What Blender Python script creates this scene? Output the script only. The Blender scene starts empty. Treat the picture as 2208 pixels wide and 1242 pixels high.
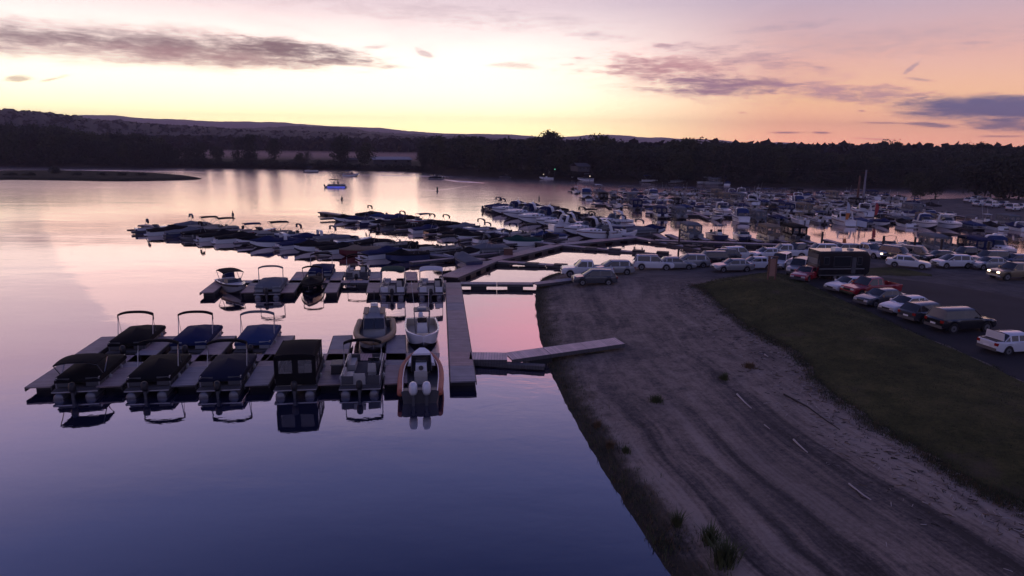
import bpy, bmesh, math, random
import numpy as np
from mathutils import Vector, Matrix
R = math.radians; PI = math.pi
random.seed(7)
scene = bpy.context.scene
col = scene.collection
# ------------------------------------------------------------------ camera
H = 15.0; F = 1472.0
TH = math.atan((621 - 310) / F); RO = R(.78)
cam = bpy.data.cameras.new('camera'); camo = bpy.data.objects.new('camera', cam); col.objects.link(camo)
cam.sensor_width = 36; cam.lens = 24.0; cam.clip_start = .1; cam.clip_end = 30000
camo.matrix_world = Matrix.Translation((0, 0, H)) @ Matrix.Rotation(PI/2 - TH, 4, 'X') @ Matrix.Rotation(RO, 4, 'Z')
scene.camera = camo

def ray(x, y):
    cx = (x-1104)/F; cy = -(y-621)/F
    X = cx*math.cos(RO) - cy*math.sin(RO); Y = cx*math.sin(RO) + cy*math.cos(RO)
    return (X, math.cos(TH) + Y*math.sin(TH), -math.sin(TH) + Y*math.cos(TH))
def G(x, y, z=0):                      # a pixel of the photograph as a point at height z
    d = ray(x, y); t = (z-H)/d[2]
    return Vector((d[0]*t, d[1]*t, z))
def horizon_y(x): return 310 + (x-1104)*0.0136

# ------------------------------------------------------------------ materials
MATS = {}
def mat(name, c, rough=.6, metal=0, var=.18, scale=3, bump=0, coat=0, emit=None, es=0, spec=.5, alpha=None):
    m = bpy.data.materials.new(name); m.use_nodes = True
    nt = m.node_tree; b = nt.nodes['Principled BSDF']
    b.inputs['Roughness'].default_value = rough; b.inputs['Metallic'].default_value = metal
    b.inputs['Specular IOR Level'].default_value = spec
    if coat: b.inputs['Coat Weight'].default_value = coat; b.inputs['Coat Roughness'].default_value = .08
    tc = nt.nodes.new('ShaderNodeTexCoord'); n = nt.nodes.new('ShaderNodeTexNoise')
    n.inputs['Scale'].default_value = scale; n.inputs['Detail'].default_value = 5
    nt.links.new(tc.outputs['Object'], n.inputs['Vector'])
    mx = nt.nodes.new('ShaderNodeMix'); mx.data_type = 'RGBA'
    mx.inputs[6].default_value = [v*(1-var) for v in c] + [1]; mx.inputs[7].default_value = [min(1, v*(1+var)) for v in c] + [1]
    nt.links.new(n.outputs['Fac'], mx.inputs[0]); nt.links.new(mx.outputs[2], b.inputs['Base Color'])
    if bump:
        bp = nt.nodes.new('ShaderNodeBump'); bp.inputs['Strength'].default_value = .6; bp.inputs['Distance'].default_value = bump
        nt.links.new(n.outputs['Fac'], bp.inputs['Height']); nt.links.new(bp.outputs['Normal'], b.inputs['Normal'])
    if emit: b.inputs['Emission Color'].default_value = (*emit, 1); b.inputs['Emission Strength'].default_value = es
    if alpha is not None: b.inputs['Alpha'].default_value = alpha
    MATS[name] = m; return m

mat('white', (.74, .74, .76), .3, var=.06, coat=.3)
mat('cream', (.5, .44, .34), .35, var=.08)
mat('grey', (.25, .26, .28), .4)
mat('dark_grey', (.06, .06, .07), .5)
mat('black', (.012, .012, .015), .5)
mat('gloss_black', (.008, .008, .01), .15, coat=1)
mat('navy', (.02, .03, .10), .35, coat=.4)
mat('red', (.32, .02, .03), .3, coat=.5)
mat('maroon', (.12, .015, .02), .4)
mat('teal', (.02, .1, .12), .35)
mat('tan', (.3, .21, .13), .6)
mat('orange', (.50, .15, .09), .6, bump=.01)
mat('aluminium', (.30, .30, .33), .3, metal=.8, var=.1)
mat('dull_aluminium', (.16, .16, .18), .42, metal=.6, var=.15)
mat('chrome', (.6, .6, .62), .15, metal=1)
mat('canvas_black', (.007, .007, .009), .85, var=.3, scale=2, bump=.02, spec=.12)
mat('canvas_navy', (.012, .02, .075), .8, var=.25, scale=2, bump=.02, spec=.12)
mat('canvas_dark', (.010, .013, .035), .8, var=.25, scale=2, bump=.02, spec=.12)
mat('canvas_blue', (.025, .045, .13), .8, var=.2, scale=2, bump=.02, spec=.12)
mat('canvas_grey', (.14, .15, .17), .85, var=.2, scale=2, bump=.02, spec=.12)
mat('canvas_green', (.012, .05, .04), .85, var=.2, scale=2, bump=.02, spec=.12)
mat('canvas_white', (.55, .55, .57), .8, var=.08, scale=2, bump=.01, spec=.12)
mat('canvas_tan', (.22, .17, .12), .85, var=.2, scale=2, bump=.02, spec=.12)
mat('canvas_red', (.16, .02, .025), .85, var=.2, scale=2, bump=.02, spec=.12)
mat('vinyl', (.4, .38, .36), .5, var=.1)
mat('vinyl_dark', (.07, .07, .08), .5)
mat('carpet', (.07, .065, .07), .9, var=.3, scale=8)
mat('glass', (.015, .018, .022), .06, var=.1, spec=.8)
mat('clear_plastic', (.25, .24, .24), .1, alpha=.35)
mat('rubber', (.012, .012, .013), .7)
mat('float_black', (.012, .012, .014), .6)
mat('paint_white', (.62, .63, .66), .25, var=.04, coat=.8)
mat('paint_silver', (.32, .33, .35), .28, metal=.5, var=.05, coat=.6)
mat('paint_black', (.012, .012, .015), .2, var=.2, coat=1)
mat('paint_charcoal', (.045, .05, .06), .25, var=.1, coat=.9)
mat('paint_blue', (.03, .05, .12), .25, var=.1, coat=.9)
mat('paint_red', (.30, .014, .025), .25, var=.1, coat=.8)
mat('paint_gold', (.22, .17, .10), .3, metal=.4, var=.1, coat=.6)
mat('lamp_glass', (.5, .5, .5), .15)
mat('lamp_lit', (.9, .8, .7), .3, emit=(1, .72, .5), es=5)
mat('tail_red', (.25, .01, .01), .2)
mat('blue_glow', (.1, .1, .8), .4, emit=(.12, .15, 1), es=1.6)
mat('green_lamp', (.1, .6, .3), .4, emit=(.2, 1, .5), es=.8)
mat('pale_lamp', (.8, .75, .6), .4, emit=(1, .8, .55), es=.8)
mat('bark', (.05, .04, .035), .9, bump=.03)
mat('leaf', (.030, .036, .022), .9, var=.5, scale=.35)
mat('leaf_light', (.045, .05, .022), .9, var=.4, scale=.5)
mat('reed', (.07, .085, .03), .9, var=.4)
mat('dry_reed', (.14, .09, .045), .9, var=.4)
mat('driftwood', (.42, .38, .36), .8, var=.15)
mat('twig', (.03, .025, .022), .9)
mat('post_wood', (.13, .06, .045), .8, var=.3, bump=.01)
mat('sign_face', (.30, .16, .12), .7)
mat('roof_blue', (.16, .18, .24), .5, var=.08)
mat('roof_pale', (.42, .42, .45), .6)
mat('wall_pale', (.06, .058, .06), .7)
mat('wall_dark', (.08, .075, .07), .8)
mat('roof_dark', (.05, .045, .05), .8)
mat('skin', (.25, .15, .11), .6)
mat('shirt', (.05, .05, .07), .8)
mat('shirt_light', (.35, .33, .33), .8)
mat('trousers', (.03, .03, .045), .8)
mat('flag_white', (.5, .52, .6), .8)
mat('flag_orange', (.6, .2, .05), .8)
mat('flag_red', (.4, .05, .05), .8)
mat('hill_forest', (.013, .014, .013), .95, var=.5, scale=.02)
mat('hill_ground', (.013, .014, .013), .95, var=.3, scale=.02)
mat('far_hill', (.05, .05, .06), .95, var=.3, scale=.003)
mat('rock', (.2, .19, .19), .8, var=.3)

def plank_mat(name, c):
    m = bpy.data.materials.new(name); m.use_nodes = True
    nt = m.node_tree; b = nt.nodes['Principled BSDF']; N = nt.nodes.new; L = nt.links.new
    tc = N('ShaderNodeTexCoord'); sep = N('ShaderNodeSeparateXYZ'); L(tc.outputs['Object'], sep.inputs[0])
    mul = N('ShaderNodeMath'); mul.operation = 'MULTIPLY'; mul.inputs[1].default_value = 1/.19; L(sep.outputs['Y'], mul.inputs[0])
    fl = N('ShaderNodeMath'); fl.operation = 'FLOOR'; L(mul.outputs[0], fl.inputs[0])
    fr = N('ShaderNodeMath'); fr.operation = 'FRACT'; L(mul.outputs[0], fr.inputs[0])
    wn = N('ShaderNodeTexWhiteNoise'); wn.noise_dimensions = '1D'; L(fl.outputs[0], wn.inputs['W'])
    ns = N('ShaderNodeTexNoise'); ns.inputs['Scale'].default_value = 1.3; ns.inputs['Detail'].default_value = 6; L(tc.outputs['Object'], ns.inputs['Vector'])
    ad = N('ShaderNodeMath'); ad.operation = 'MULTIPLY_ADD'; ad.inputs[1].default_value = .35; L(wn.outputs['Value'], ad.inputs[0]); L(ns.outputs['Fac'], ad.inputs[2])
    gp = N('ShaderNodeMath'); gp.operation = 'GREATER_THAN'; gp.inputs[1].default_value = .09; L(fr.outputs[0], gp.inputs[0])
    mx = N('ShaderNodeMix'); mx.data_type = 'RGBA'
    mx.inputs[6].default_value = [v*.55 for v in c]+[1]; mx.inputs[7].default_value = [v*1.25 for v in c]+[1]; L(ad.outputs[0], mx.inputs[0])
    m2 = N('ShaderNodeMix'); m2.data_type = 'RGBA'; m2.inputs[6].default_value = (c[0]*.25, c[1]*.25, c[2]*.25, 1)
    L(gp.outputs[0], m2.inputs[0]); L(mx.outputs[2], m2.inputs[7]); L(m2.outputs[2], b.inputs['Base Color'])
    b.inputs['Roughness'].default_value = .6
    MATS[name] = m
plank_mat('plank', (.34, .25, .25)); plank_mat('plank_red', (.40, .26, .25)); plank_mat('plank_grey', (.25, .23, .27)); plank_mat('plank_light', (.72, .52, .48)); plank_mat('plank_dark', (.07, .065, .07))

# ------------------------------------------------------------------ mesh builder
LINK = True
def put(o):
    if LINK: col.objects.link(o)
    return o
class MB:
    def __init__(s): s.v = []; s.f = []; s.m = []; s.names = []
    def mi(s, m):
        if m not in s.names: s.names.append(m)
        return s.names.index(m)
    def face(s, idx, m): s.f.append(tuple(idx)); s.m.append(s.mi(m))
    def box(s, x0, x1, y0, y1, z0, z1, m, taper=0, tz=None, rot=None, shear=0):
        b = len(s.v); t = taper
        P = [(x0, y0, z0), (x1, y0, z0), (x1, y1, z0), (x0, y1, z0), (x0+t, y0+t+shear, z1), (x1-t, y0+t+shear, z1), (x1-t, y1-t+shear, z1), (x0+t, y1-t+shear, z1)]
        if rot:
            cx, cy, cz = (x0+x1)/2, (y0+y1)/2, (z0+z1)/2
            P = [tuple(rot @ Vector((p[0]-cx, p[1]-cy, p[2]-cz)) + Vector((cx, cy, cz))) for p in P]
        s.v += P
        for f in ((0, 3, 2, 1), (4, 5, 6, 7), (0, 1, 5, 4), (1, 2, 6, 5), (2, 3, 7, 6), (3, 0, 4, 7)): s.face([b+i for i in f], m)
        return s
    def loft(s, rings, m, cap=True, closed=True, pick=None):
        # m: material or function(i station, j segment) -> material or None (skip)
        b = len(s.v); n = len(rings[0])
        for r in rings: s.v += [tuple(p) for p in r]
        fn = m if callable(m) else (lambda i, j: m)
        for i in range(len(rings)-1):
            for j in range(n if closed else n-1):
                k = (j+1) % n; mm = fn(i, j)
                if mm is None: continue
                s.face((b+i*n+j, b+i*n+k, b+(i+1)*n+k, b+(i+1)*n+j), mm)
        if cap:
            mm = fn(0, 0)
            if mm: s.face([b+j for j in range(n)][::-1], mm); s.face([b+(len(rings)-1)*n+j for j in range(n)], mm)
        return s
    def tube(s, pts, r, m, n=6, r1=None):
        pts = [Vector(p) for p in pts]; rings = []
        for i, p in enumerate(pts):
            d = (pts[min(i+1, len(pts)-1)] - pts[max(i-1, 0)]).normalized()
            u = d.cross(Vector((0, 0, 1)));
            if u.length < .01: u = Vector((1, 0, 0))
            u.normalize(); w = u.cross(d)
            rr = r if r1 is None else r + (r1-r)*i/(len(pts)-1)
            rings.append([p + (u*math.cos(a) + w*math.sin(a))*rr for a in [2*PI*k/n for k in range(n)]])
        return s.loft(rings, m)
    def cyl(s, c, r, l, m, axis='X', n=14):
        c = Vector(c); d = {'X': Vector((1, 0, 0)), 'Y': Vector((0, 1, 0)), 'Z': Vector((0, 0, 1))}[axis]
        u = Vector((0, 1, 0)) if axis == 'X' else Vector((1, 0, 0)); w = d.cross(u)
        return s.loft([[c + d*t + (u*math.cos(a)+w*math.sin(a))*r for a in [2*PI*k/n for k in range(n)]] for t in (-l/2, l/2)], m)
    def build(s, name, parent=None, smooth=False, loc=(0, 0, 0)):
        s.compact()
        me = bpy.data.meshes.new(name); me.from_pydata([tuple(p) for p in s.v], [], s.f)
        for n in s.names: me.materials.append(MATS[n])
        me.polygons.foreach_set('material_index', s.m)
        bm = bmesh.new(); bm.from_mesh(me); bmesh.ops.recalc_face_normals(bm, faces=bm.faces); bm.to_mesh(me); bm.free()
        me.polygons.foreach_set('use_smooth', [True]*len(me.polygons)); me.update()
        if not smooth and len(me.polygons) < 4000: me.set_sharp_from_angle(angle=R(33))
        o = bpy.data.objects.new(name, me); put(o); o.parent = parent; o.location = loc
        if parent is not None: PROTO_KIDS.setdefault(parent.name, []).append(o)
        return o
    def compact(s):
        used = sorted(set(i for f in s.f for i in f)); mp = {u: k for k, u in enumerate(used)}
        s.v = [s.v[u] for u in used]; s.f = [tuple(mp[i] for i in f) for f in s.f]; return s
    def islands(s):
        """one builder per connected piece"""
        s.compact(); par = list(range(len(s.v)))
        def find(a):
            while par[a] != a: par[a] = par[par[a]]; a = par[a]
            return a
        for f in s.f:
            for i in f[1:]: par[find(i)] = find(f[0])
        gr = {}
        for f, m in zip(s.f, s.m): gr.setdefault(find(f[0]), []).append((f, m))
        out = []
        for fs in gr.values():
            b = MB(); b.v = s.v; b.f = [f for f, _ in fs]; b.m = [m for _, m in fs]; b.names = list(s.names); out.append(b.compact())
        return out
    def build_each(s, name, parent=None, smooth=False):
        for b in s.islands(): b.build(name, parent, smooth)
PROTO_KIDS = {}
def tag(o, label=None, cat=None, group=None, kind=None):
    if label: o['label'] = label
    if cat: o['category'] = cat
    if group: o['group'] = group
    if kind: o['kind'] = kind
    if label and not 4 <= len(label.split()) <= 16: print('LABEL LENGTH', len(label.split()), label)
    return o
def empty(name, loc=(0, 0, 0), rz=0):
    o = bpy.data.objects.new(name, None); o.location = loc; o.rotation_euler = (0, 0, rz); o.empty_display_size = .3
    return put(o)
def proto_done(root): return root
def copy_tree(o, parent=None):
    c = o.copy(); col.objects.link(c); c.parent = parent
    for ch in PROTO_KIDS.get(o.name, []): copy_tree(ch, c)
    return c
def place(proto, loc, rz, label, cat, group=None, s=1):
    c = copy_tree(proto); c.location = loc; c.rotation_euler = (0, 0, rz); c.scale = (s, s, s)
    return tag(c, label, cat, group)
class proto_mode:
    def __enter__(s):
        global LINK; LINK = False
    def __exit__(s, *a):
        global LINK; LINK = True
def az(d): return -R(d)                    # compass-like azimuth (clockwise from +Y) to rotation about Z

# ------------------------------------------------------------------ boats (local: +Y bow, z=0 water line)
def outboard(root, x, y, cowl='black', name='outboard_motor', z=.55, s=1.0):
    b = MB()
    b.box(x-.07*s, x+.07*s, y-.35*s, y-.18*s, -.35, z, 'dark_grey')
    b.box(x-.05*s, x+.05*s, y-.5*s, y-.15*s, -.30, -.24, 'dark_grey')
    b.box(x-.12*s, x+.12*s, y-.25*s, y+.02, z-.25, z+.02, 'dark_grey')
    leg = b.build(name, root)
    c = MB(); rings = []
    for zz, w, l0, l1 in ((z-.05, .15, -.42, -.08), (z+.10, .2, -.55, -.02), (z+.38, .2, -.55, 0), (z+.52, .15, -.46, -.08), (z+.56, .06, -.36, -.16)):
        w *= s; ring = []
        for k in range(12):
            a = 2*PI*k/12; ring.append((x+w*math.cos(a), y+((l0+l1)/2+(l1-l0)/2*math.sin(a))*s, zz if s == 1 else z+(zz-z)*s))
        rings.append(ring)
    c.loft(rings, cowl); c.build('cowl', leg, smooth=True)

def bimini(root, y0, y1, w, z0, z1, m='canvas_black', folded=False, name='canopy'):
    """sun canopy: a curved sheet of canvas on bowed tubes"""
    f = MB(); ym = (y0+y1)/2
    def arch(yt, zt, wt, n=9, drop=.16):
        return [(wt*math.cos(PI*k/(n-1))*-1, yt, zt - drop*abs(math.cos(PI*k/(n-1)))**3) for k in range(n)]
    if folded:
        f.tube([(-w, ym-.5, z0)] + arch(ym, z1-.02, w) + [(w, ym-.5, z0)], .03, 'aluminium', 5)
        f.tube([(-w, ym+.4, z0), (-w, ym, z1-.5)], .015, 'aluminium', 4); f.tube([(w, ym+.4, z0), (w, ym, z1-.5)], .015, 'aluminium', 4)
        c = MB(); rings = []
        for p in arch(ym, z1, w+.02, 13, .22):
            x, y, z = p; rings.append([(x, y-.17, z-.02), (x, y-.15, z+.13), (x, y+.15, z+.13), (x, y+.17, z-.02)])
        rings.insert(0, [(q[0], q[1], q[2]-.35) for q in rings[0]]); rings.append([(q[0], q[1], q[2]-.35) for q in rings[-1]])
        c.loft(rings, m)
    else:
        for yy in (y0+.05, y1-.05):
            f.tube([(-w, ym, z0)] + arch(yy, z1-.03, w) + [(w, ym, z0)], .03, 'aluminium', 5)
        c = MB(); rings = []; n = 9
        for i in range(7):
            t = i/6; y = y0+(y1-y0)*t; zc = z1 + .06*math.sin(PI*t)
            top = [(x*1.02, y, zc+.03+(z-z1)) for x, _, z in arch(y, z1, w, n)]
            rings.append(top + [(x, y, z-.05) for x, y, z in top[::-1]])
        c.loft(rings, m)
    c.build(name, root); f.build('canopy_frame', root)

def pontoon_boat(name='pontoon_boat', L=7.0, W=2.5, fence='grey', stripe=None, top='open', topm='canvas_black', cover=None, motor='black', enclosure=None, open_stern=True):
    root = empty(name); hw = W/2; y0 = -L/2; y1 = L/2
    for sx in (-1, 1):
        b = MB(); rings = []
        for y, r in ((y0-.1, .26), (y0, .3), (y1-1.2, .3), (y1-.5, .25), (y1-.1, .12), (y1+.05, .02)):
            up = .0 if y < y1-1 else (y-(y1-1.2))*.18
            rings.append([(sx*(hw-.38)+r*math.cos(a), y, .08+up+r*math.sin(a)) for a in [2*PI*k/10 for k in range(10)]])
        b.loft(rings, 'dull_aluminium'); b.build('pontoon', root, smooth=True)
    d = MB(); d.box(-hw, hw, y0+.1, y1-.25, .42, .50, 'carpet'); d.box(-hw-.02, hw+.02, y0+.08, y1-.23, .385, .455, 'aluminium'); d.build('deck', root)
    f = MB(); fy0 = y0+(.8 if open_stern else .2); fy1 = y1-.45; zt = 1.12
    for sx in (-1, 1):
        x = sx*(hw-.06)
        f.box(x-.02, x+.02, fy0, fy1, .56, zt-.06, fence)
        if stripe: f.box(x+sx*.025-.004, x+sx*.025+.004, fy0+.2, fy1-.1, .75, .92, stripe)
        f.box(x-.03, x+.03, fy0, fy1, zt-.05, zt, 'aluminium')
        for k in range(6):
            yy = fy0 + (fy1-fy0)*k/5; f.box(x-.034, x+.034, yy-.02, yy+.02, .5, zt-.05, 'aluminium')
    f.box(-hw+.06, -.4, fy1-.02, fy1+.02, .56, zt-.02, fence); f.box(.4, hw-.06, fy1-.02, fy1+.02, .56, zt-.02, fence)
    f.box(-hw+.06, -.45, fy0-.02, fy0+.02, .56, zt-.02, fence); f.box(.45, hw-.06, fy0-.02, fy0+.02, .56, zt-.02, fence)
    f.build('fence', root)
    if cover:
        c = MB(); n = 9
        P = [(fy0-.05, .95, .06), (fy0+.3, 1.2, .12), (fy0+1.5, 1.32, .28), (0, 1.35, .5), (.8, 1.28, .32), (fy1-1.2, 1.25, .24), (fy1-.2, 1.2, .1), (fy1+.1, .98, .05)]
        rings = []
        for y, ze, pk in P:
            w = hw+.03; zc = 1.14
            rings.append([(-w, y, .82), (-w, y, zc-.02 if ze > 1 else ze), (-w*.8, y, min(zc+pk*.35, ze+.1)), (-w*.4, y, zc+pk*.6 if ze > 1 else ze+.04), (0, y, (zc+pk) if ze > 1 else ze+.06),
                          (w*.4, y, zc+pk*.6 if ze > 1 else ze+.04), (w*.8, y, min(zc+pk*.35, ze+.1)), (w, y, zc-.02 if ze > 1 else ze), (w, y, .82)])
        c.loft(rings, cover); c.build('mooring_cover', root)
    else:
        for (x0, x1, a, b_) in ((-hw+.12, -hw+.68, fy1-2.2, fy1-.1), (hw-.68, hw-.12, fy1-2.2, fy1-.1), (-hw+.12, -hw+.75, fy0+.1, fy0+2.0), (-hw+.75, .3, fy0+.1, fy0+.7)):
            s = MB(); s.box(x0, x1, a, b_, .5, .88, 'vinyl', .03)
            if b_-a > 1: s.box(x0 if x0 < 0 else x1-.16, x0+.16 if x0 < 0 else x1, a, b_, .88, 1.2, 'vinyl', .03)
            else: s.box(x0, x1, a, a+.16, .88, 1.2, 'vinyl', .03)
            s.build('seat', root)
        s = MB(); s.box(hw-1.0, hw-.15, -.1, .45, .5, 1.25, 'vinyl_dark', .06); s.box(hw-.95, hw-.2, .35, .38, 1.25, 1.5, 'glass')
        s.tube([(hw-.6, -.12, 1.15), (hw-.6, -.28, 1.25)], .16, 'black', 8); s.build('console', root)
        s = MB(); s.box(hw-.9, hw-.35, -1.1, -.6, .7, .95, 'vinyl', .05); s.box(hw-.9, hw-.35, -1.2, -1.05, .9, 1.5, 'vinyl', .04); s.box(hw-.68, hw-.56, -.9, -.8, .5, .7, 'aluminium'); s.build('captain_seat', root)
    if enclosure:                       # full canvas enclosure with clear window panels
        e = MB(); ex = hw-.03; z1 = 2.45; a0 = fy0-.1; a1 = fy0+4.4
        for y, s_ in ((a0, 0), (a1, 1)):
            for (xa, xb) in ((-ex, -ex+.22), (-.18, .18), (ex-.22, ex)): e.box(xa, xb, y-.02, y+.02, 1.05, z1, enclosure)
            e.box(-ex, ex, y-.022, y+.022, z1-.25, z1, enclosure); e.box(-ex, ex, y-.022, y+.022, .6, 1.35, enclosure)
        for sx in (-1, 1):
            e.box(sx*ex-.02, sx*ex+.02, a0, a1, 1.05, 1.3, enclosure); e.box(sx*ex-.02, sx*ex+.02, a0, a1, z1-.3, z1, enclosure)
            for k in range(4): yy = a0+(a1-a0)*k/3; e.box(sx*ex-.023, sx*ex+.023, yy-.1, yy+.1, 1.05, z1, enclosure)
        rings = []
        for i in range(9):
            t = i/8; y = a0-.05+(a1-a0+.1)*t; zc = z1+.28*math.sin(PI*min(1, max(.08, t)))**.5
            rings.append([(-ex-.03, y, z1-.1), (-ex*.9, y, z1+(zc-z1)*.55), (-ex*.5, y, z1+(zc-z1)*.9), (0, y, zc), (ex*.5, y, z1+(zc-z1)*.9), (ex*.9, y, z1+(zc-z1)*.55), (ex+.03, y, z1-.1)])
        e.loft(rings, enclosure); e.build('canvas_enclosure', root)
        w = MB()
        for (xa, xb) in ((-ex+.22, -.18), (.18, ex-.22)):
            w.box(xa, xb, a0-.008, a0+.008, 1.35, z1-.25, 'clear_plastic'); w.box(xa, xb, a1-.008, a1+.008, 1.35, z1-.25, 'clear_plastic')
        for sx in (-1, 1): w.box(sx*ex-.008, sx*ex+.008, a0+.1, a1-.1, 1.3, z1-.3, 'clear_plastic')
        w.build_each('clear_window', root)
    elif top == 'open': bimini(root, fy0+.6, fy0+3.6, hw-.08, 1.1, 2.75, topm)
    elif top == 'folded': bimini(root, -.2, .4, hw-.05, 1.1, 2.75, topm, folded=True)
    elif top == 'low': bimini(root, fy0-.1, fy0+2.2, hw-.05, 1.0, 2.1, topm)
    for sx, yy in ((-1, -1.4), (1, -.9), (1, 1.5), (-1, 1.7)):
        fd = MB(); fd.loft([[(sx*(hw+.1)+r*math.cos(a), yy+r*math.sin(a), z) for a in [2*PI*k/8 for k in range(8)]] for r, z in ((.02, .86), (.03, .8), (.1, .74), (.1, .36), (.03, .3))], 'vinyl'); fd.build('fender', root)
    if motor: outboard(root, 0, y0+.05, motor)
    return proto_done(root)

def hull_rings(L, B, Hs, well=(-.42, .12), bowrise=.3, n=18, floor=.22, full=2.4):
    rings = []
    ts = sorted(set([i/n for i in range(n+1)] + [well[0]+.5, well[0]+.5+.001, well[1]+.5, well[1]+.5+.001]))
    for t in ts:
        y = (t-.5)*L; u = max(0, (t-.4)/.6); b = B/2*(.93+.07*min(1, t/.3))*(1-u**full); b = max(b, .03)
        s = Hs*(1+bowrise*t*t); k = -.25+.6*u**4*(s+.1); ch = .02+u**3*(s*.6)
        inn = well[0]+.5 < t < well[1]+.5+.0005; g = min(.14, b*.5); f = floor if inn else s+.03
        cam = 0 if inn else .06
        rings.append([(-b, y, s), (-b*.86, y, ch), (0, y, min(k, ch-.02)), (b*.86, y, ch), (b, y, s), (b-g, y, s+.03), (b-g if not inn else b-g, y, f+cam*.5), (0, y, f+cam), (-b+g, y, f+cam*.5), (-b+g, y, s+.03)])
    return rings

def speedboat(name='speedboat', L=6.2, B=2.4, hull='white', stripe=None, deck='white', cover=None, tower=False, top=None, topm='canvas_black', motor=None, arch=False, Hs=.9):
    root = empty(name)
    r = hull_rings(L, B, Hs, (-.42, .16) )
    def fn(i, j):
        if j in (0, 3): return hull
        if j in (1, 2): return 'dark_grey' if stripe else hull
        return deck if j in (4, 9) else ('vinyl' if -.42 < (i/ len(r)-.5) < .14 else deck)
    h = MB(); h.loft(r, fn)
    if stripe:
        pass
    h.build('hull', root)
    if stripe:
        st = MB()
        for sx in (-1, 1):
            rr = []
            for q in r[1:]:
                b = abs(q[0][0]); y = q[0][1]; z = q[0][2]
                xa = sx*(b+.012); xb = sx*(b-.02+.012)
                rr.append([(xa, y, z-.04), (xa-sx*.03, y, z-.04), (xb-sx*.045, y, z-.26), (xb-sx*.015, y, z-.26)])
            st.loft(rr, stripe)
        st.build_each('stripe', root)
    yw = .13*L
    if cover:
        c = MB(); rings = []
        for q in r:
            t = q[0][1]/L+.5; b = abs(q[0][0])+.03; z = q[0][2]; y = q[0][1]
            pk = .12+.5*math.exp(-((t-.62)/.16)**2)+.18*math.exp(-((t-.25)/.15)**2)
            if t > .9: pk *= .5
            rings.append([(-b, y, z-.12), (-b*.97, y, z+.05), (-b*.55, y, z+.05+pk*.55), (0, y, z+.05+pk), (b*.55, y, z+.05+pk*.55), (b*.97, y, z+.05), (b, y, z-.12)])
        c.loft(rings, cover); c.build('mooring_cover', root)
    else:
        w = MB(); z = Hs*1.15; bw = B/2*.82
        pts = [(-bw, yw-.7), (-bw*.8, yw), (-.3, yw+.3), (.3, yw+.3), (bw*.8, yw), (bw, yw-.7)]
        for a, b_ in zip(pts, pts[1:]):
            i0 = len(w.v); w.v += [(a[0], a[1], z), (b_[0], b_[1], z), (b_[0]*.9, b_[1]-.25, z+.42), (a[0]*.9, a[1]-.25, z+.42)]
            w.v += [(p[0], p[1]-.02, p[2]) for p in w.v[i0:i0+4]]
            for q in ((0, 1, 2, 3), (4, 7, 6, 5), (0, 4, 5, 1), (3, 2, 6, 7)): w.face([i0+k for k in q], 'glass')
        w.build('windshield', root)
        fr = MB(); fr.tube([(p[0]*.9, p[1]-.26, z+.43) for p in pts], .022, 'aluminium', 5); fr.build('windshield_frame', root)
        for (x0, x1, a, b_) in ((-bw*.8, -.15, yw-1.6, yw-1.1), (.15, bw*.8, yw-1.6, yw-1.1), (-bw*.85, bw*.85, -L*.40, -L*.40+.55)):
            s = MB(); s.box(x0, x1, a, b_, .22, .62, 'vinyl', .03); s.box(x0, x1, a-.02, a+.14, .6, 1.0, 'vinyl', .03); s.build('seat', root)
    if tower:
        t = MB(); bw = B/2-.08; yt = yw-.6
        for yy in (yt-.5, yt+.4): t.tube([(-bw, yy, Hs), (-bw*.85, yt, 2.1), (0, yt-.05, 2.25), (bw*.85, yt, 2.1), (bw, yy, Hs)], .035, tower, 6)
        t.build('wake_tower', root)
    if arch:
        t = MB(); bw = B/2-.05; yt = -L*.2
        rings = [[(x, yt+o, z) for x, z in ()] for o in ()]
        prof = [(-bw, Hs), (-bw*.92, 1.75), (-bw*.7, 1.95), (bw*.7, 1.95), (bw*.92, 1.75), (bw, Hs)]
        for k, (x, zz) in enumerate(prof): pass
        t.loft([[(x, yt-.25, zz), (x, yt+.25, zz), (x*.96, yt+.25, zz-.1), (x*.96, yt-.25, zz-.1)] for x, zz in prof], 'white'); t.build('radar_arch', root)
    if top == 'open': bimini(root, -L*.36, L*.08, B/2-.12, Hs, 2.25, topm)
    if top == 'folded': bimini(root, -L*.2, -L*.1, B/2-.1, Hs, 2.5, topm, folded=True)
    if motor: outboard(root, 0, -L/2+.05, motor, z=.7)
    else:
        p = MB(); p.box(-B*.36, B*.36, -L/2-.45, -L/2+.02, .12, .22, deck); p.build('swim_platform', root)
    return proto_done(root)

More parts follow.
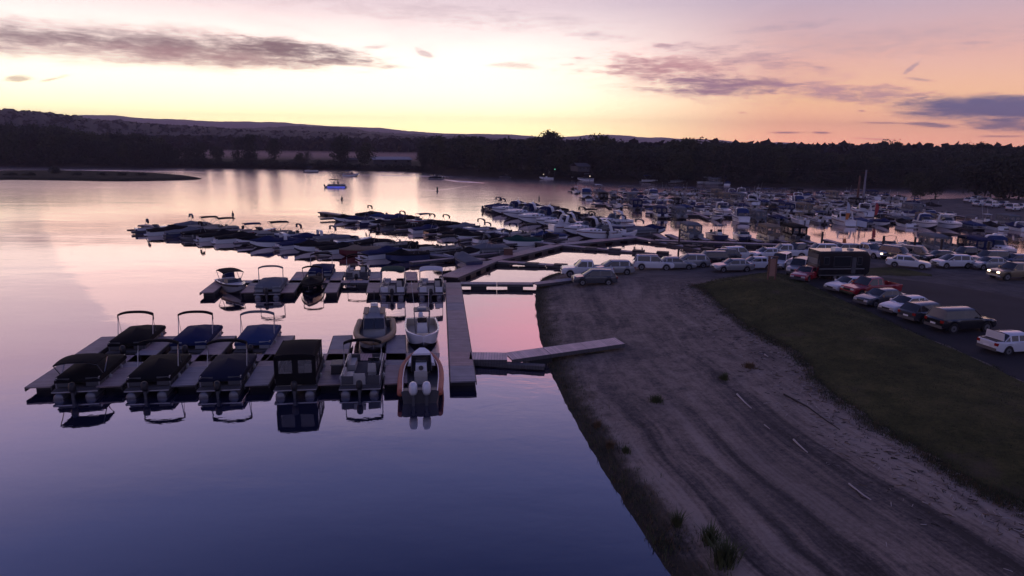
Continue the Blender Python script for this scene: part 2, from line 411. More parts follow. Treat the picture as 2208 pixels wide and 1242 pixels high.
def cruiser(name='cabin_cruiser', L=9.0, B=3.0, hull='white', canvas='canvas_navy', stripe='navy', encl=True, hard=False, flip=False):
    root = empty(name); Hs = 1.25
    r = hull_rings(L, B, Hs, (-.45, 0.0), .28, 22, .55, 2.6)
    h = MB(); h.loft(r, lambda i, j: hull if j in (0, 3, 4, 9) else ('dark_grey' if j in (1, 2) else 'white')); h.build('hull', root)
    st = MB()
    for sx in (-1, 1):
        rr = []
        for q in r[1:]:
            b = abs(q[0][0])*.985; y = q[0][1]; z = q[0][2]
            rr.append([(sx*(b+.02), y, z-.28), (sx*(b-.02), y, z-.28), (sx*(b-.03), y, z-.42), (sx*(b+.012), y, z-.42)])
        st.loft(rr, stripe)
    st.build_each('stripe', root)
    c = MB(); rings = []
    for t, w, z in ((-.02, .86, .42), (.06, .84, .40), (.18, .74, .34), (.28, .56, .24), (.36, .36, .12), (.42, .1, .02)):
        zs = Hs*(1+.28*(t+.5)**2); hb = B/2*w
        rings.append([(-hb, t*L, zs), (-hb*.88, t*L, zs+z*.8), (-hb*.4, t*L, zs+z), (hb*.4, t*L, zs+z), (hb*.88, t*L, zs+z*.8), (hb, t*L, zs)])
    c.loft(rings, 'white'); c.build('cabin_trunk', root)
    p = MB()
    for sx in (-1, 1):
        for t in (.05, .14, .22):
            zs = Hs*(1+.28*(t+.5)**2); x = sx*B/2*(.85 if t < .1 else .78 if t < .2 else .68)
            p.box(x-.05, x+.04, t*L-.2, t*L+.2, zs+.05, zs+.2, 'glass')
    p.build_each('porthole', root)
    w = MB(); z = Hs+.62; bw = B/2*.8; yw = -.01*L
    pts = [(-bw, yw-1.3), (-bw*.86, yw), (-.35, yw+.5), (.35, yw+.5), (bw*.86, yw), (bw, yw-1.3)]
    for a, b_ in zip(pts, pts[1:]):
        i0 = len(w.v); w.v += [(a[0], a[1]+.3, z-.3), (b_[0], b_[1]+.3, z-.3), (b_[0]*.9, b_[1]-.35, z+.5), (a[0]*.9, a[1]-.35, z+.5)]
        w.v += [(q[0], q[1]-.03, q[2]) for q in w.v[i0:i0+4]]
        for q in ((0, 1, 2, 3), (4, 7, 6, 5), (0, 4, 5, 1), (3, 2, 6, 7)): w.face([i0+k for k in q], 'glass')
    w.tube([(q[0]*.9, q[1]-.36, z+.52) for q in pts], .03, 'aluminium', 5); w.build('windshield', root)
    yt = -.2*L; prof = [(-B/2+.1, Hs), (-B/2*.9, z+.9), (-B/2*.7, z+1.15), (B/2*.7, z+1.15), (B/2*.9, z+.9), (B/2-.1, Hs)]
    t = MB(); t.loft([[(x, yt-.7+(zz-Hs)*.35, zz), (x, yt-.15+(zz-Hs)*.35, zz), (x*.95, yt-.15+(zz-Hs)*.35, zz-.12), (x*.95, yt-.7+(zz-Hs)*.35, zz-.12)] for x, zz in prof], 'white')
    t.tube([(0, yt, z+1.15), (0, yt-.2, z+1.9)], .02, 'white', 4); t.box(-.25, .25, yt-.25, yt+.2, z+1.15, z+1.32, 'white', .05); t.build('radar_arch', root)
    if encl:
        e = MB(); rings = []
        for y, zz in ((yw-.2, z+.5), (yw-.5, z+.95), (yt+.2, z+1.1), (yt-.9, z+1.0), (-L*.43, z+.2)):
            hb = B/2*.88; rings.append([(-hb, y, Hs+.1), (-hb*.96, y, zz-.15), (-hb*.6, y, zz), (hb*.6, y, zz), (hb*.96, y, zz-.15), (hb, y, Hs+.1)])
        e.loft(rings, lambda i, j: canvas if j in (1, 2, 3) or i in (1, 3) else 'clear_plastic'); e.build('canvas_enclosure', root)
    if hard:
        e = MB(); e.box(-B/2*.8, B/2*.8, yt-.6, yw-.3, z+1.1, z+1.2, 'white', .04)
        for sx in (-1, 1): e.tube([(sx*B/2*.75, yw-.6, z+.3), (sx*B/2*.75, yw-.7, z+1.1)], .03, 'aluminium', 5)
        e.build('hardtop', root)
    rl = MB()
    for sx in (-1, 1):
        P = [(sx*max(.08, B/2*(1-max(0, (tt-.4)/.6)**2.6)-.08), (tt-.5)*L, Hs*(1+.28*tt*tt)+.5) for tt in (.55, .65, .75, .85, .93, .97)]
        rl.tube(P, .018, 'chrome', 4)
        for q in P[::1]: rl.tube([(q[0], q[1], q[2]-.48), q], .014, 'chrome', 4)
    rl.build('bow_rail', root)
    pp = MB(); pp.box(-B*.4, B*.4, -L/2-.7, -L/2+.02, .15, .27, 'white'); pp.build('swim_platform', root)
    return proto_done(root)

def console_boat(name='center_console_boat', L=6.6, B=2.4, hull='white', motor='white', ttop=True, mast=True, topm='canvas_white', collar=None, twin=False, cabin=False):
    root = empty(name); Hs = .82
    r = hull_rings(L, B, Hs, (-.44, .36), .35, 20, .3, 2.8)
    h = MB(); h.loft(r, lambda i, j: ('dark_grey' if collar and not cabin and j in (0, 3) else hull) if j in (0, 3, 4, 9) else 'dark_grey' if j in (1, 2) else ('dark_grey' if collar else 'cream'))
    h.build('hull', root)
    if collar:
        for sx in (-1, 1):
            P = [(sx*(abs(q[0][0])+.05), q[0][1], q[0][2]-.12) for q in r[::2]]
            c = MB(); c.tube(P[:-1] + [(sx*.1, L/2+.05, P[-1][2]+.03)], .24 if cabin else .2, collar, 9); c.build('collar', root, smooth=True)
        if not cabin:
            dk = MB(); dk.loft([[(-w_, y, .9+.04*i), (-w_*.9, y, 1.12+.05*i), (w_*.9, y, 1.12+.05*i), (w_, y, .9+.04*i)] for i, (y, w_) in enumerate(((.75, .98), (1.5, .95), (2.4, .8), (3.2, .55), (3.8, .2)))], 'white'); dk.build('foredeck', root)
            dk = MB(); dk.box(-.7, .7, .55, .62, .5, 1.75, 'glass', .04); dk.tube([(-.72, .58, .6), (-.66, .5, 1.85), (.66, .5, 1.85), (.72, .58, .6)], .035, 'aluminium', 5); dk.build('windshield', root)
    if cabin:
        c = MB(); rings = []
        for y, w, z in ((-1.6, .84, 2.2), (-1.55, .84, 2.32), (.5, .84, 2.32), (.9, .8, 2.15)):
            hb = w; rings.append([(-hb, y, .4), (-hb, y, 1.3), (-hb*.9, y, z-.12), (-hb*.7, y, z), (hb*.7, y, z), (hb*.9, y, z-.12), (hb, y, 1.3), (hb, y, .4)])
        rings.append([(x, y+.5 if z < 1.4 else y, z) for x, y, z in rings[-1]])
        c.loft(rings, lambda i, j: 'grey' if j in (1, 2, 3, 4, 5) else 'grey'); c.build('wheelhouse', root)
        w = MB()
        for (xa, xb) in ((-.76, -.02), (.02, .76)):
            w.v += [(xa, 1.43, 1.38), (xb, 1.43, 1.38), (xb*.94, .98, 2.08), (xa*.94, .98, 2.08)]; k = len(w.v)-4; w.v += [(p[0], p[1]-.06, p[2]) for p in w.v[k:k+4]]
            for q in ((0, 1, 2, 3), (4, 7, 6, 5), (0, 4, 5, 1), (3, 2, 6, 7), (0, 3, 7, 4), (1, 5, 6, 2)): w.face([k+i for i in q], 'gloss_black')
        w.build_each('windshield', root)
        for sx in (-1, 1):
            s = MB(); s.box(sx*.84-.035, sx*.84+.03, -1.3, .5, 1.35, 2.0, 'glass'); s.build('side_window', root)
        for sx in (-1, 1):
            s = MB(); s.box(sx*.62-.2, sx*.62+.2, -1.5, .6, 2.33, 2.40, collar or 'orange', .03); s.build('roof_panel', root)
        m = MB(); m.box(-.35, .35, -.5, .2, 2.33, 2.75, 'grey', .08); m.cyl((0, -.2, 2.9), .28, .18, 'white', 'Z'); m.tube([(0, -.4, 2.7), (0, -.45, 3.9)], .025, 'dark_grey', 5)
        m.tube([(-.5, -.4, 2.3), (-.55, -.6, 3.8)], .015, 'dark_grey', 4); m.tube([(-.4, -.4, 3.1), (.4, -.4, 3.1)], .03, 'dark_grey', 5); m.build('mast', root)
    else:
        c = MB(); c.box(-.42, .42, -.45, .4, .3, 1.35, 'white', .05); c.box(-.36, .36, .15, .2, 1.35, 1.75, 'glass'); c.tube([(0, -.46, 1.15), (0, -.6, 1.2)], .17, 'black', 8); c.build('console', root)
        s = MB(); s.box(-.45, .45, -1.4, -.95, .3, .85, 'vinyl', .03); s.box(-.45, .45, -1.46, -1.36, .85, 1.25, 'vinyl', .02); s.build('seat', root)
        s = MB(); s.box(-.5, .5, .9, 1.7, .3, .62, 'vinyl', .04); s.build('bow_seat', root)
    if ttop:
        t = MB()
        for sx in (-1, 1):
            for yy in (-.6, .45): t.tube([(sx*.5, yy, .35), (sx*.6, yy-.1, 2.3)], .035, 'aluminium', 5)
        t.build('top_frame', root)
        t = MB(); t.box(-.62, .62, -.8, .6, 2.3, 2.37, topm, .05); t.box(-.35, .35, -.5, .1, 2.37, 2.5, 'grey', .04); t.build('hard_top', root)
    if mast:
        m = MB(); m.tube([(.55, -.9, 2.2), (.75, -1.2, 4.4)], .015, 'white', 4); m.tube([(-.55, -.9, 2.2), (-.6, -1.3, 3.7)], .015, 'white', 4); m.build('antenna', root)
    if twin: outboard(root, -.42, -L/2+.05, motor, z=.8, s=1.35); outboard(root, .42, -L/2+.05, motor, z=.8, s=1.35)
    elif motor: outboard(root, 0, -L/2+.05, motor, z=.75)
    return proto_done(root)

# ------------------------------------------------------------------ cars (local: +Y front, z=0 ground)
def car(name, kind='sedan', paint='paint_white', rack=False, lit=False, trunk=False):
    root = empty(name)
    S = dict(sedan=(4.7, 1.82, 1.44, .28, .92), suv=(4.75, 1.9, 1.75, .34, 1.05), pickup=(5.8, 2.0, 1.85, .42, 1.18), wagon=(4.6, 1.84, 1.6, .3, 1.0))[kind]
    L, W, Hh, cl, belt = S; hw = W/2; wr = {'sedan': .33, 'suv': .38, 'pickup': .41, 'wagon': .34}[kind]
    ya, yb = -L/2+.95 if kind != 'pickup' else -L/2+1.15, L/2-.92
    def bot(y):
        z = cl
        for c in (ya, yb):
            d = abs(y-c)
            if d < wr+.06: z = max(z, wr+math.sqrt(max(0, (wr+.06)**2-d*d)))
        return z
    def topz(y):
        f = L/2-y; b = y+L/2
        if kind == 'pickup': z = belt if f > 1.6 else belt-.06-.10*(1-f/1.6)
        elif kind == 'sedan': z = belt+.04 if f > 1.4 else belt-.02-.18*(1-f/1.4)**1.5
        else: z = belt if f > 1.3 else belt-.03-.14*(1-f/1.3)**1.5
        if f < .12: z -= (.12-f)*1.6
        if b < .10: z -= (.10-b)*1.2
        return z
    ys = sorted(set([round(-L/2+L*i/46, 4) for i in range(47)]+[round(-L/2+.03, 4), round(L/2-.03, 4)]))
    bed = (-L/2+.12, -.55*1) if kind == 'pickup' else None
    def ring(y):
        e = min(L/2-y, y+L/2); w = hw*(1-.13*max(0, 1-e/.55)**2); zt = topz(y); zb = bot(y) + (.12*max(0, 1-e/.4) if e < .4 else 0)
        zb = min(zb, zt-.12); zi = zt+.02
        g = .09
        if bed and bed[0] < y < bed[1]: zi = .62
        zm = max(zb+.02, min(zt-.08, (zb+zt)/2+.05))
        return [(-w*.97, y, zb), (-w, y, zm), (-w*.955, y, zt-.03), (-w*.9, y, zt), (-w*.9+g*.3, y, zi), (0, y, zi+(.02 if zi > zt else 0)), (w*.9-g*.3, y, zi), (w*.9, y, zt), (w*.955, y, zt-.03), (w, y, zm), (w*.97, y, zb), (0, y, zb)]
    b = MB(); b.loft([ring(y) for y in ys], lambda i, j: 'rubber' if j in (10, 11) else (paint if not (bed and bed[0] < (ys[i]+ys[i+1])/2 < bed[1] and j in (4, 5)) else 'black'))
    # greenhouse
    if kind == 'sedan': st = [(L/2-1.35, 0), (L/2-2.1, 1), (L/2-2.85, 1), (L/2-2.95, 1), (L/2-3.5, .98), (L/2-3.62, .96), (-L/2+.55, 0)]
    elif kind == 'pickup': st = [(L/2-1.55, 0), (L/2-2.15, 1), (L/2-2.8, 1), (L/2-2.9, 1), (L/2-3.35, 1), (L/2-3.45, 1), (L/2-3.6, 0)]
    elif kind == 'wagon': st = [(L/2-1.05, 0), (L/2-1.95, 1), (L/2-2.75, 1), (L/2-2.85, 1), (-L/2+.75, .95), (-L/2+.6, .93), (-L/2+.15, 0)]
    else: st = [(L/2-1.3, 0), (L/2-1.95, 1), (L/2-2.75, 1), (L/2-2.85, 1), (-L/2+.5, .98), (-L/2+.38, .96), (-L/2+.12, 0)]
    gr = []
    for y, t in st:
        z = belt+(Hh-belt)*t; wb = hw*.88; wt = hw*(.88-.14*t)
        gr.append([(-wb, y, belt-.02), (-wt, y, max(belt-.01, z-.09*t)), (-wt*.86, y, max(belt, z-.02*t)), (0, y, max(belt+.02, z+.035)), (wt*.86, y, max(belt, z-.02*t)), (wt, y, max(belt-.01, z-.09*t)), (wb, y, belt-.02)])
    ns = len(st)-1
    def cls(i, j):
        if j == 6: return 'paint'
        if i == 0 and j in (1, 2, 3, 4): return 'front'
        if i == ns-1 and j in (1, 2, 3, 4): return 'rear'
        if j in (0, 5): return 'paint' if i in (2, 4) else ('left' if j == 0 else 'right')
        return 'paint'
    b.loft(gr, lambda i, j: paint if cls(i, j) == 'paint' else None, cap=False)
    # pillars along the windscreen and roof edges
    for sx in (0, 5):
        for i in (0, ns-1):
            a = gr[i][1 if sx == 0 else 5]; c_ = gr[i+1][1 if sx == 0 else 5]; b.tube([a, c_], .035, paint, 5)
    if rack:
        for sx in (-1, 1): b.box(sx*hw*.66-.03, sx*hw*.66+.03, -L/2+.6, L/2-2.0, Hh+.03, Hh+.08, 'black')
    b.build('body', root)
    for nm, key in (('windshield', 'front'), ('rear_window', 'rear'), ('side_window', 'left'), ('side_window', 'right')):
        w = MB(); w.loft(gr, lambda i, j: 'glass' if cls(i, j) == key else None, cap=False)
        if w.f: w.build(nm, root)
    for sx in (-1, 1):
        for y in (ya, yb):
            t = MB(); t.cyl((sx*(hw-.14), y, wr), wr, .24, 'rubber', 'X', 18); wh = t.build('wheel', root)
            t = MB(); t.cyl((sx*(hw-.025), y, wr), wr*.62, .03, 'aluminium', 'X', 12); t.cyl((sx*(hw-.005), y, wr), wr*.2, .03, 'dark_grey', 'X', 8); t.build('rim', wh)
        h = MB(); zt = topz(L/2-.15); h.box(sx*hw*.62-.19, sx*hw*.62+.19, L/2-.12, L/2+.012, zt-.22, zt-.06, 'lamp_lit' if lit else 'lamp_glass', .02); h.build('headlight', root)
        h = MB(); zt = topz(-L/2+.1); h.box(sx*hw*.76-.13, sx*hw*.76+.13, -L/2-.012, -L/2+.15, zt-.26, zt-.06, 'tail_red', .01); h.build('taillight', root)
        m = MB(); m.box(sx*(hw+.07)-.1, sx*(hw+.07)+.1, L/2-1.75, L/2-1.6, belt+.02, belt+.16, paint, .02); m.build('mirror', root)
    g = MB(); zg = topz(L/2-.1); g.box(-hw*.42, hw*.42, L/2-.08, L/2+.008, zg-.28, zg-.08, 'black'); g.box(-hw*.4, hw*.4, L/2-.06, L/2+.014, zg-.2, zg-.17, 'chrome'); g.build('grille', root)
    m2 = 'dark_grey' if kind != 'pickup' else 'chrome'
    g = MB(); g.box(-hw*.86, hw*.86, L/2-.1, L/2+.05, cl+.02, cl+.22, m2, .02); g.build('front_bumper', root)
    g = MB(); g.box(-hw*.86, hw*.86, -L/2-.05, -L/2+.1, cl+.05, cl+.25, m2, .02); g.box(-.22, .22, -L/2-.06, -L/2-.02, cl+.28, cl+.4, 'white'); g.build('rear_bumper', root)
    if trunk:
        g = MB(); g.box(-hw*.72, hw*.72, -L/2+.08, -L/2+.75, belt-.02, belt+.085, 'black'); g.build('trunk_opening', root)
        g = MB(); g.box(-hw*.78, hw*.78, -L/2+.55, -L/2+.62, belt+.1, belt+.6, paint, .02); g.build('trunk_lid', root)
    return proto_done(root)

# ------------------------------------------------------------------ people
def person_mesh(sit=False, shirt='shirt'):
    me = bpy.data.meshes.new('person')
    if not sit:
        J = dict(pel=(0, 0, .95, .15), sp=(0, 0, 1.2, .14), ch=(0, 0, 1.38, .17), nk=(0, 0, 1.52, .06), hd=(0, .02, 1.66, .095), tp=(0, .02, 1.76, .07),
                 lh=(-.1, 0, .9, .1), lk=(-.12, .03, .5, .065), la=(-.12, -.02, .1, .045), lf=(-.13, .14, .04, .04), rh=(.1, 0, .9, .1), rk=(.13, .02, .5, .065), ra=(.15, -.02, .1, .045), rf=(.17, .14, .04, .04),
                 ls=(-.2, 0, 1.42, .06), le=(-.27, -.02, 1.13, .045), lw=(-.25, .1, .9, .03), lx=(-.24, .14, .82, .035), rs=(.2, 0, 1.42, .06), re=(.27, -.02, 1.13, .045), rw=(.25, .12, .92, .03), rx=(.24, .16, .84, .035))
    else:
        J = dict(pel=(0, 0, .15, .15), sp=(0, 0, .4, .14), ch=(0, .02, .58, .17), nk=(0, .04, .72, .06), hd=(0, .07, .86, .095), tp=(0, .07, .96, .07),
                 lh=(-.1, .05, .13, .1), lk=(-.14, .48, .15, .07), la=(-.14, .5, -.28, .045), lf=(-.14, .65, -.36, .04), rh=(.1, .05, .13, .1), rk=(.14, .48, .15, .07), ra=(.14, .5, -.28, .045), rf=(.14, .65, -.36, .04),
                 ls=(-.2, .02, .62, .06), le=(-.26, .1, .36, .045), lw=(-.2, .32, .28, .03), lx=(-.18, .4, .26, .035), rs=(.2, .02, .62, .06), re=(.26, .1, .36, .045), rw=(.2, .32, .28, .03), rx=(.18, .4, .26, .035))
    E = 'pel-sp sp-ch ch-nk nk-hd hd-tp pel-lh lh-lk lk-la la-lf pel-rh rh-rk rk-ra ra-rf ch-ls ls-le le-lw lw-lx ch-rs rs-re re-rw rw-rx'.split()
    ks = list(J); me.from_pydata([J[k][:3] for k in ks], [tuple(ks.index(a) for a in e.split('-')) for e in E], [])
    o = bpy.data.objects.new('tmp', me); col.objects.link(o)
    sk = o.modifiers.new('s', 'SKIN'); ss = o.modifiers.new('b', 'SUBSURF'); ss.levels = 1; ss.render_levels = 1
    for i, k in enumerate(ks):
        v = me.skin_vertices[0].data[i]; v.radius = (J[k][3], J[k][3]*.85); v.use_root = (k == 'pel')
    dg = bpy.context.evaluated_depsgraph_get(); ev = o.evaluated_get(dg); m2 = bpy.data.meshes.new_from_object(ev)
    bpy.data.objects.remove(o)
    for n in ('skin', shirt, 'trousers'): m2.materials.append(MATS[n])
    zs = (1.5, .93) if not sit else (.7, .2)
    for p in m2.polygons:
        z = p.center.z; p.use_smooth = True
        p.material_index = 0 if z > zs[0] else (1 if z > zs[1] else 2)
    m2.name = 'person'; return m2
PM = {('stand', 'shirt'): person_mesh(False, 'shirt'), ('stand', 'shirt_light'): person_mesh(False, 'shirt_light'), ('sit', 'shirt'): person_mesh(True, 'shirt'), ('sit', 'shirt_light'): person_mesh(True, 'shirt_light')}
def person(loc, rz, label, pose='stand', shirt='shirt'):
    o = bpy.data.objects.new('person', PM[(pose, shirt)]); col.objects.link(o); o.location = loc; o.rotation_euler = (0, 0, rz)
    tag(o, label, 'person')
    h = MB(); z = 1.7 if pose == 'stand' else .9; y = .01 if pose == 'stand' else .06
    h.loft([[(.1*s*math.cos(a), y-.02+.11*s*math.sin(a), z+dz) for a in [2*PI*k/8 for k in range(8)]] for s, dz in ((1, -.02), (.95, .05), (.5, .1))], 'black'); h.build('hair', o)
    return o

ORD = 'first second third fourth fifth sixth seventh eighth ninth tenth eleventh twelfth thirteenth fourteenth fifteenth sixteenth seventeenth eighteenth nineteenth twentieth'.split()
ORD += ['twenty-'+w for w in ORD[:9]] + ['thirtieth'] + ['thirty-'+w for w in ORD[:9]]

# ------------------------------------------------------------------ terrain
def poly_sd(X, Y, P):
    """signed distance (inside positive) to closed polygon P and arc length at the nearest point"""
    d = np.full(X.shape, 1e9); arc = np.zeros(X.shape); ins = np.zeros(X.shape, bool); s = 0.0; n = len(P)
    for i in range(n):
        ax, ay = P[i]; bx, by = P[(i+1) % n]; ex, ey = bx-ax, by-ay; l = math.hypot(ex, ey)
        t = np.clip(((X-ax)*ex+(Y-ay)*ey)/(l*l), 0, 1); q = np.hypot(X-ax-t*ex, Y-ay-t*ey)
        m = q < d; d = np.where(m, q, d); arc = np.where(m, s+t*l, arc); s += l
        c = ((ay > Y) != (by > Y)) & (X < (bx-ax)*(Y-ay)/((by-ay) or 1e-9)+ax); ins ^= c
    return np.where(ins, d, -d), arc
def crom(pts, n=8):                       # smooth a list of (x, y)
    out = []
    for i in range(len(pts)-1):
        p0 = pts[max(0, i-1)]; p1 = pts[i]; p2 = pts[i+1]; p3 = pts[min(len(pts)-1, i+2)]
        for k in range(n):
            t = k/n
            out.append(tuple(.5*(2*p1[j]+(p2[j]-p0[j])*t+(2*p0[j]-5*p1[j]+4*p2[j]-p3[j])*t*t+(3*p1[j]-p0[j]-3*p2[j]+p3[j])*t**3) for j in (0, 1)))
    out.append(tuple(pts[-1])); return out
def px(l, z=0): return [tuple(G(x, y, z)[:2]) for x, y in l]
shore_px = [(1450, 1242), (1395, 1160), (1330, 1060), (1275, 970), (1230, 890), (1195, 820), (1175, 770), (1160, 700), (1154, 645), (1162, 608), (1190, 592), (1240, 582), (1300, 577), (1370, 572), (1400, 562), (1510, 557), (1560, 550), (1640, 552), (1740, 546), (1880, 546), (2000, 552), (2208, 560)]
SH = crom([(20, -40), (13, -5), (9, 10)] + px(shore_px), 4)
_r = random.Random(4); SH = [(x+_r.uniform(-.05, .05), y+_r.uniform(-.05, .05)) for x, y in crom(SH, 3)]
SHORE = SH + [(150, 74), (150, -60), (40, -60)]
LA_px = [(1502, 606), (1530, 622), (1560, 650), (1600, 682), (1650, 710), (1700, 735), (1740, 765), (1775, 815), (1850, 865), (1900, 900), (1985, 945), (2070, 1000), (2150, 1040), (2208, 1065), (2500, 1200)]
LB_px = [(1502, 604), (1560, 590), (1640, 580), (1700, 583), (1745, 604), (1800, 630), (1850, 652), (1900, 674), (1960, 702), (2030, 730), (2100, 759), (2160, 787), (2208, 810), (2500, 935)]
LA = crom(px(LA_px, 1.5), 5); LB = crom(px(LB_px, 1.6), 5)
LAWN = LA + LB[::-1]
TIP = G(1630, 600, 1.5)
def h_np(X, Y):
    d, arc = poly_sd(X, Y, SHORE)
    h = np.where(d > 0, 1.25*(1-np.exp(-np.maximum(d, 0)/9)), np.maximum(d*.13, -1.6))
    dl, _ = poly_sd(X, Y, LAWN); t = np.clip(dl/5, 0, 1); t = t*t*(3-2*t)
    amp = .35 + .75*np.exp(-np.hypot(X-TIP[0], Y-TIP[1])**2/260)
    return h + amp*t, d, arc, dl
HGRID = []
def hz(x, y):                              # ground height, read from the beach grid
    X0, Y0, st, Zg = HGRID; u = min(max((x-X0)/st, 0), Zg.shape[1]-1.001); v = min(max((y-Y0)/st, 0), Zg.shape[0]-1.001); i, j = int(v), int(u); a, b_ = v-i, u-j
    return float(Zg[i, j]*(1-a)*(1-b_)+Zg[i, j+1]*(1-a)*b_+Zg[i+1, j]*a*(1-b_)+Zg[i+1, j+1]*a*b_)
def T(x, y, up=0):                         # pixel -> point on the ground
    z = 1.0
    for _ in range(14): p = G(x, y, z); z = .5*z+.5*(hz(p.x, p.y)+up)
    return Vector((p.x, p.y, z-up))

def grid_mesh(name, X, Y, Z, uv=None, mat_=None, kind='structure', smooth=True, attrs=None):
    ny, nx = X.shape; me = bpy.data.meshes.new(name)
    v = np.stack([X, Y, Z], -1).reshape(-1, 3); i = np.arange(nx*ny).reshape(ny, nx)
    f = np.stack([i[:-1, :-1], i[:-1, 1:], i[1:, 1:], i[1:, :-1]], -1).reshape(-1, 4)
    me.from_pydata(v.tolist(), [], f.tolist())
    me.polygons.foreach_set('use_smooth', [smooth]*len(f)); me.materials.append(mat_)
    for k, a in (attrs or {}).items():
        at = me.attributes.new(k, 'FLOAT', 'POINT'); at.data.foreach_set('value', a.reshape(-1).astype(np.float32))
    o = bpy.data.objects.new(name, me); col.objects.link(o)
    if kind: o['kind'] = kind
    return o

class NT:
    """small helper to write node trees"""
    def __init__(s, tree): s.t = tree
    def n(s, typ, **kw):
        o = s.t.nodes.new(typ)
        for k, v in kw.items(): setattr(o, k, v)
        return o
    def link(s, a, b): s.t.links.new(a, b)
    def val(s, sock, v):
        if hasattr(v, 'is_linked') or isinstance(v, bpy.types.NodeSocket): s.link(v, sock)
        else: sock.default_value = v
    def math(s, op, a, b=0, c=0, clamp=False):
        o = s.n('ShaderNodeMath', operation=op); o.use_clamp = clamp
        s.val(o.inputs[0], a); s.val(o.inputs[1], b); s.val(o.inputs[2], c); return o.outputs[0]
    def mix(s, f, a, b):
        o = s.n('ShaderNodeMix', data_type='RGBA'); s.val(o.inputs[0], f)
        s.val(o.inputs[6], a if not isinstance(a, tuple) else (*a, 1)); s.val(o.inputs[7], b if not isinstance(b, tuple) else (*b, 1)); return o.outputs[2]
    def noise(s, vec, scale, detail=4, rough=.5, dist=0):
        o = s.n('ShaderNodeTexNoise'); s.link(vec, o.inputs['Vector']); o.inputs['Scale'].default_value = scale; o.inputs['Detail'].default_value = detail
        o.inputs['Roughness'].default_value = rough; o.inputs['Distortion'].default_value = dist; return o.outputs['Fac']
    def comb(s, x, y, z=0):
        o = s.n('ShaderNodeCombineXYZ'); s.val(o.inputs[0], x); s.val(o.inputs[1], y); s.val(o.inputs[2], z); return o.outputs[0]
    def ramp(s, f, els, interp='LINEAR'):
        o = s.n('ShaderNodeValToRGB'); s.link(f, o.inputs[0]); cr = o.color_ramp; cr.interpolation = interp
        while len(cr.elements) < len(els): cr.elements.new(.5)
        for e, (p, c) in zip(cr.elements, els): e.position = p; e.color = (*c, 1) if len(c) == 3 else c
        return o.outputs[0]
    def smooth(s, v, a, b):
        o = s.n('ShaderNodeMapRange', interpolation_type='SMOOTHSTEP'); s.val(o.inputs[0], v); s.val(o.inputs[1], a); s.val(o.inputs[2], b); return o.outputs[0]
def new_mat(name):
    m = bpy.data.materials.new(name); m.use_nodes = True; MATS[name] = m
    return m, NT(m.node_tree), m.node_tree.nodes['Principled BSDF']

# sand of the beach, gravel of the landing beyond
m, q, b = new_mat('sand')
tc = q.n('ShaderNodeTexCoord').outputs['Object']
ad = q.n('ShaderNodeAttribute', attribute_name='shore_distance').outputs['Fac']; aa = q.n('ShaderNodeAttribute', attribute_name='shore_along').outputs['Fac']
grav = q.n('ShaderNodeAttribute', attribute_name='gravel').outputs['Fac']
wob = q.noise(tc, .07, 2); dd = q.math('MULTIPLY_ADD', wob, 3.0, ad)
tr = q.noise(q.comb(q.math('MULTIPLY', dd, .62), q.math('MULTIPLY', aa, .022)), 1.0, 4, .6)       # tyre tracks following the shore
tr2 = q.noise(q.comb(q.math('MULTIPLY', dd, 3.4), q.math('MULTIPLY', aa, .07)), 1.0, 3, .6)
fine = q.noise(tc, 5.0, 8, .75); grit = q.noise(tc, 1.1, 8, .72); big = q.noise(tc, .12, 3)
churn = q.math('ADD', q.math('MULTIPLY', q.noise(q.comb(q.math('MULTIPLY', dd, .75), q.math('MULTIPLY', aa, .20)), 1.0, 5, .62, .5), .55), q.math('MULTIPLY', grit, .45))
trk = q.math('ADD', q.math('MULTIPLY', tr, .95), q.math('ADD', q.math('MULTIPLY', tr2, .38), q.math('MULTIPLY_ADD', grit, .18, -.255)))
up = q.math('MULTIPLY', q.smooth(aa, 66.0, 84.0), .65)                                                                       # the turning ground by the docks is churned up
pat = q.n('ShaderNodeMix', data_type='FLOAT'); q.link(up, pat.inputs[0]); q.link(trk, pat.inputs[2]); q.link(churn, pat.inputs[3])
pat = pat.outputs[0]
c1 = q.ramp(q.math('ADD', q.math('MULTIPLY', pat, .72), q.math('MULTIPLY', fine, .28)), [(.39, (.055, .047, .044)), (.45, (.12, .10, .091)), (.51, (.235, .184, .150)), (.59, (.35, .285, .235))])
c1 = q.mix(q.math('MULTIPLY', q.smooth(big, .50, .66), .30), c1, (.075, .066, .064))
weed = q.math('MULTIPLY', q.smooth(q.math('MULTIPLY_ADD', q.noise(tc, .55, 5, .7), 3.2, ad), 3.6, 2.2), q.smooth(ad, 8.0, .3))
c1 = q.mix(q.math('MULTIPLY', weed, .75), c1, (.050, .042, .024))
wet = q.smooth(ad, .9, .1); c1 = q.mix(q.math('MULTIPLY', wet, .6), c1, (.03, .025, .022))
gr = q.ramp(q.noise(tc, .35, 6, .7), [(.35, (.06, .055, .058)), (.65, (.14, .125, .122))])
c1 = q.mix(grav, c1, gr); q.link(c1, b.inputs['Base Color']); b.inputs['Roughness'].default_value = .95; b.inputs['Specular IOR Level'].default_value = .2
bp = q.n('ShaderNodeBump'); bp.inputs['Distance'].default_value = .28; bp.inputs['Strength'].default_value = 1.0
q.link(q.math('ADD', q.math('MULTIPLY', pat, 1.0), q.math('MULTIPLY', fine, .25)), bp.inputs['Height']); q.link(bp.outputs[0], b.inputs['Normal'])

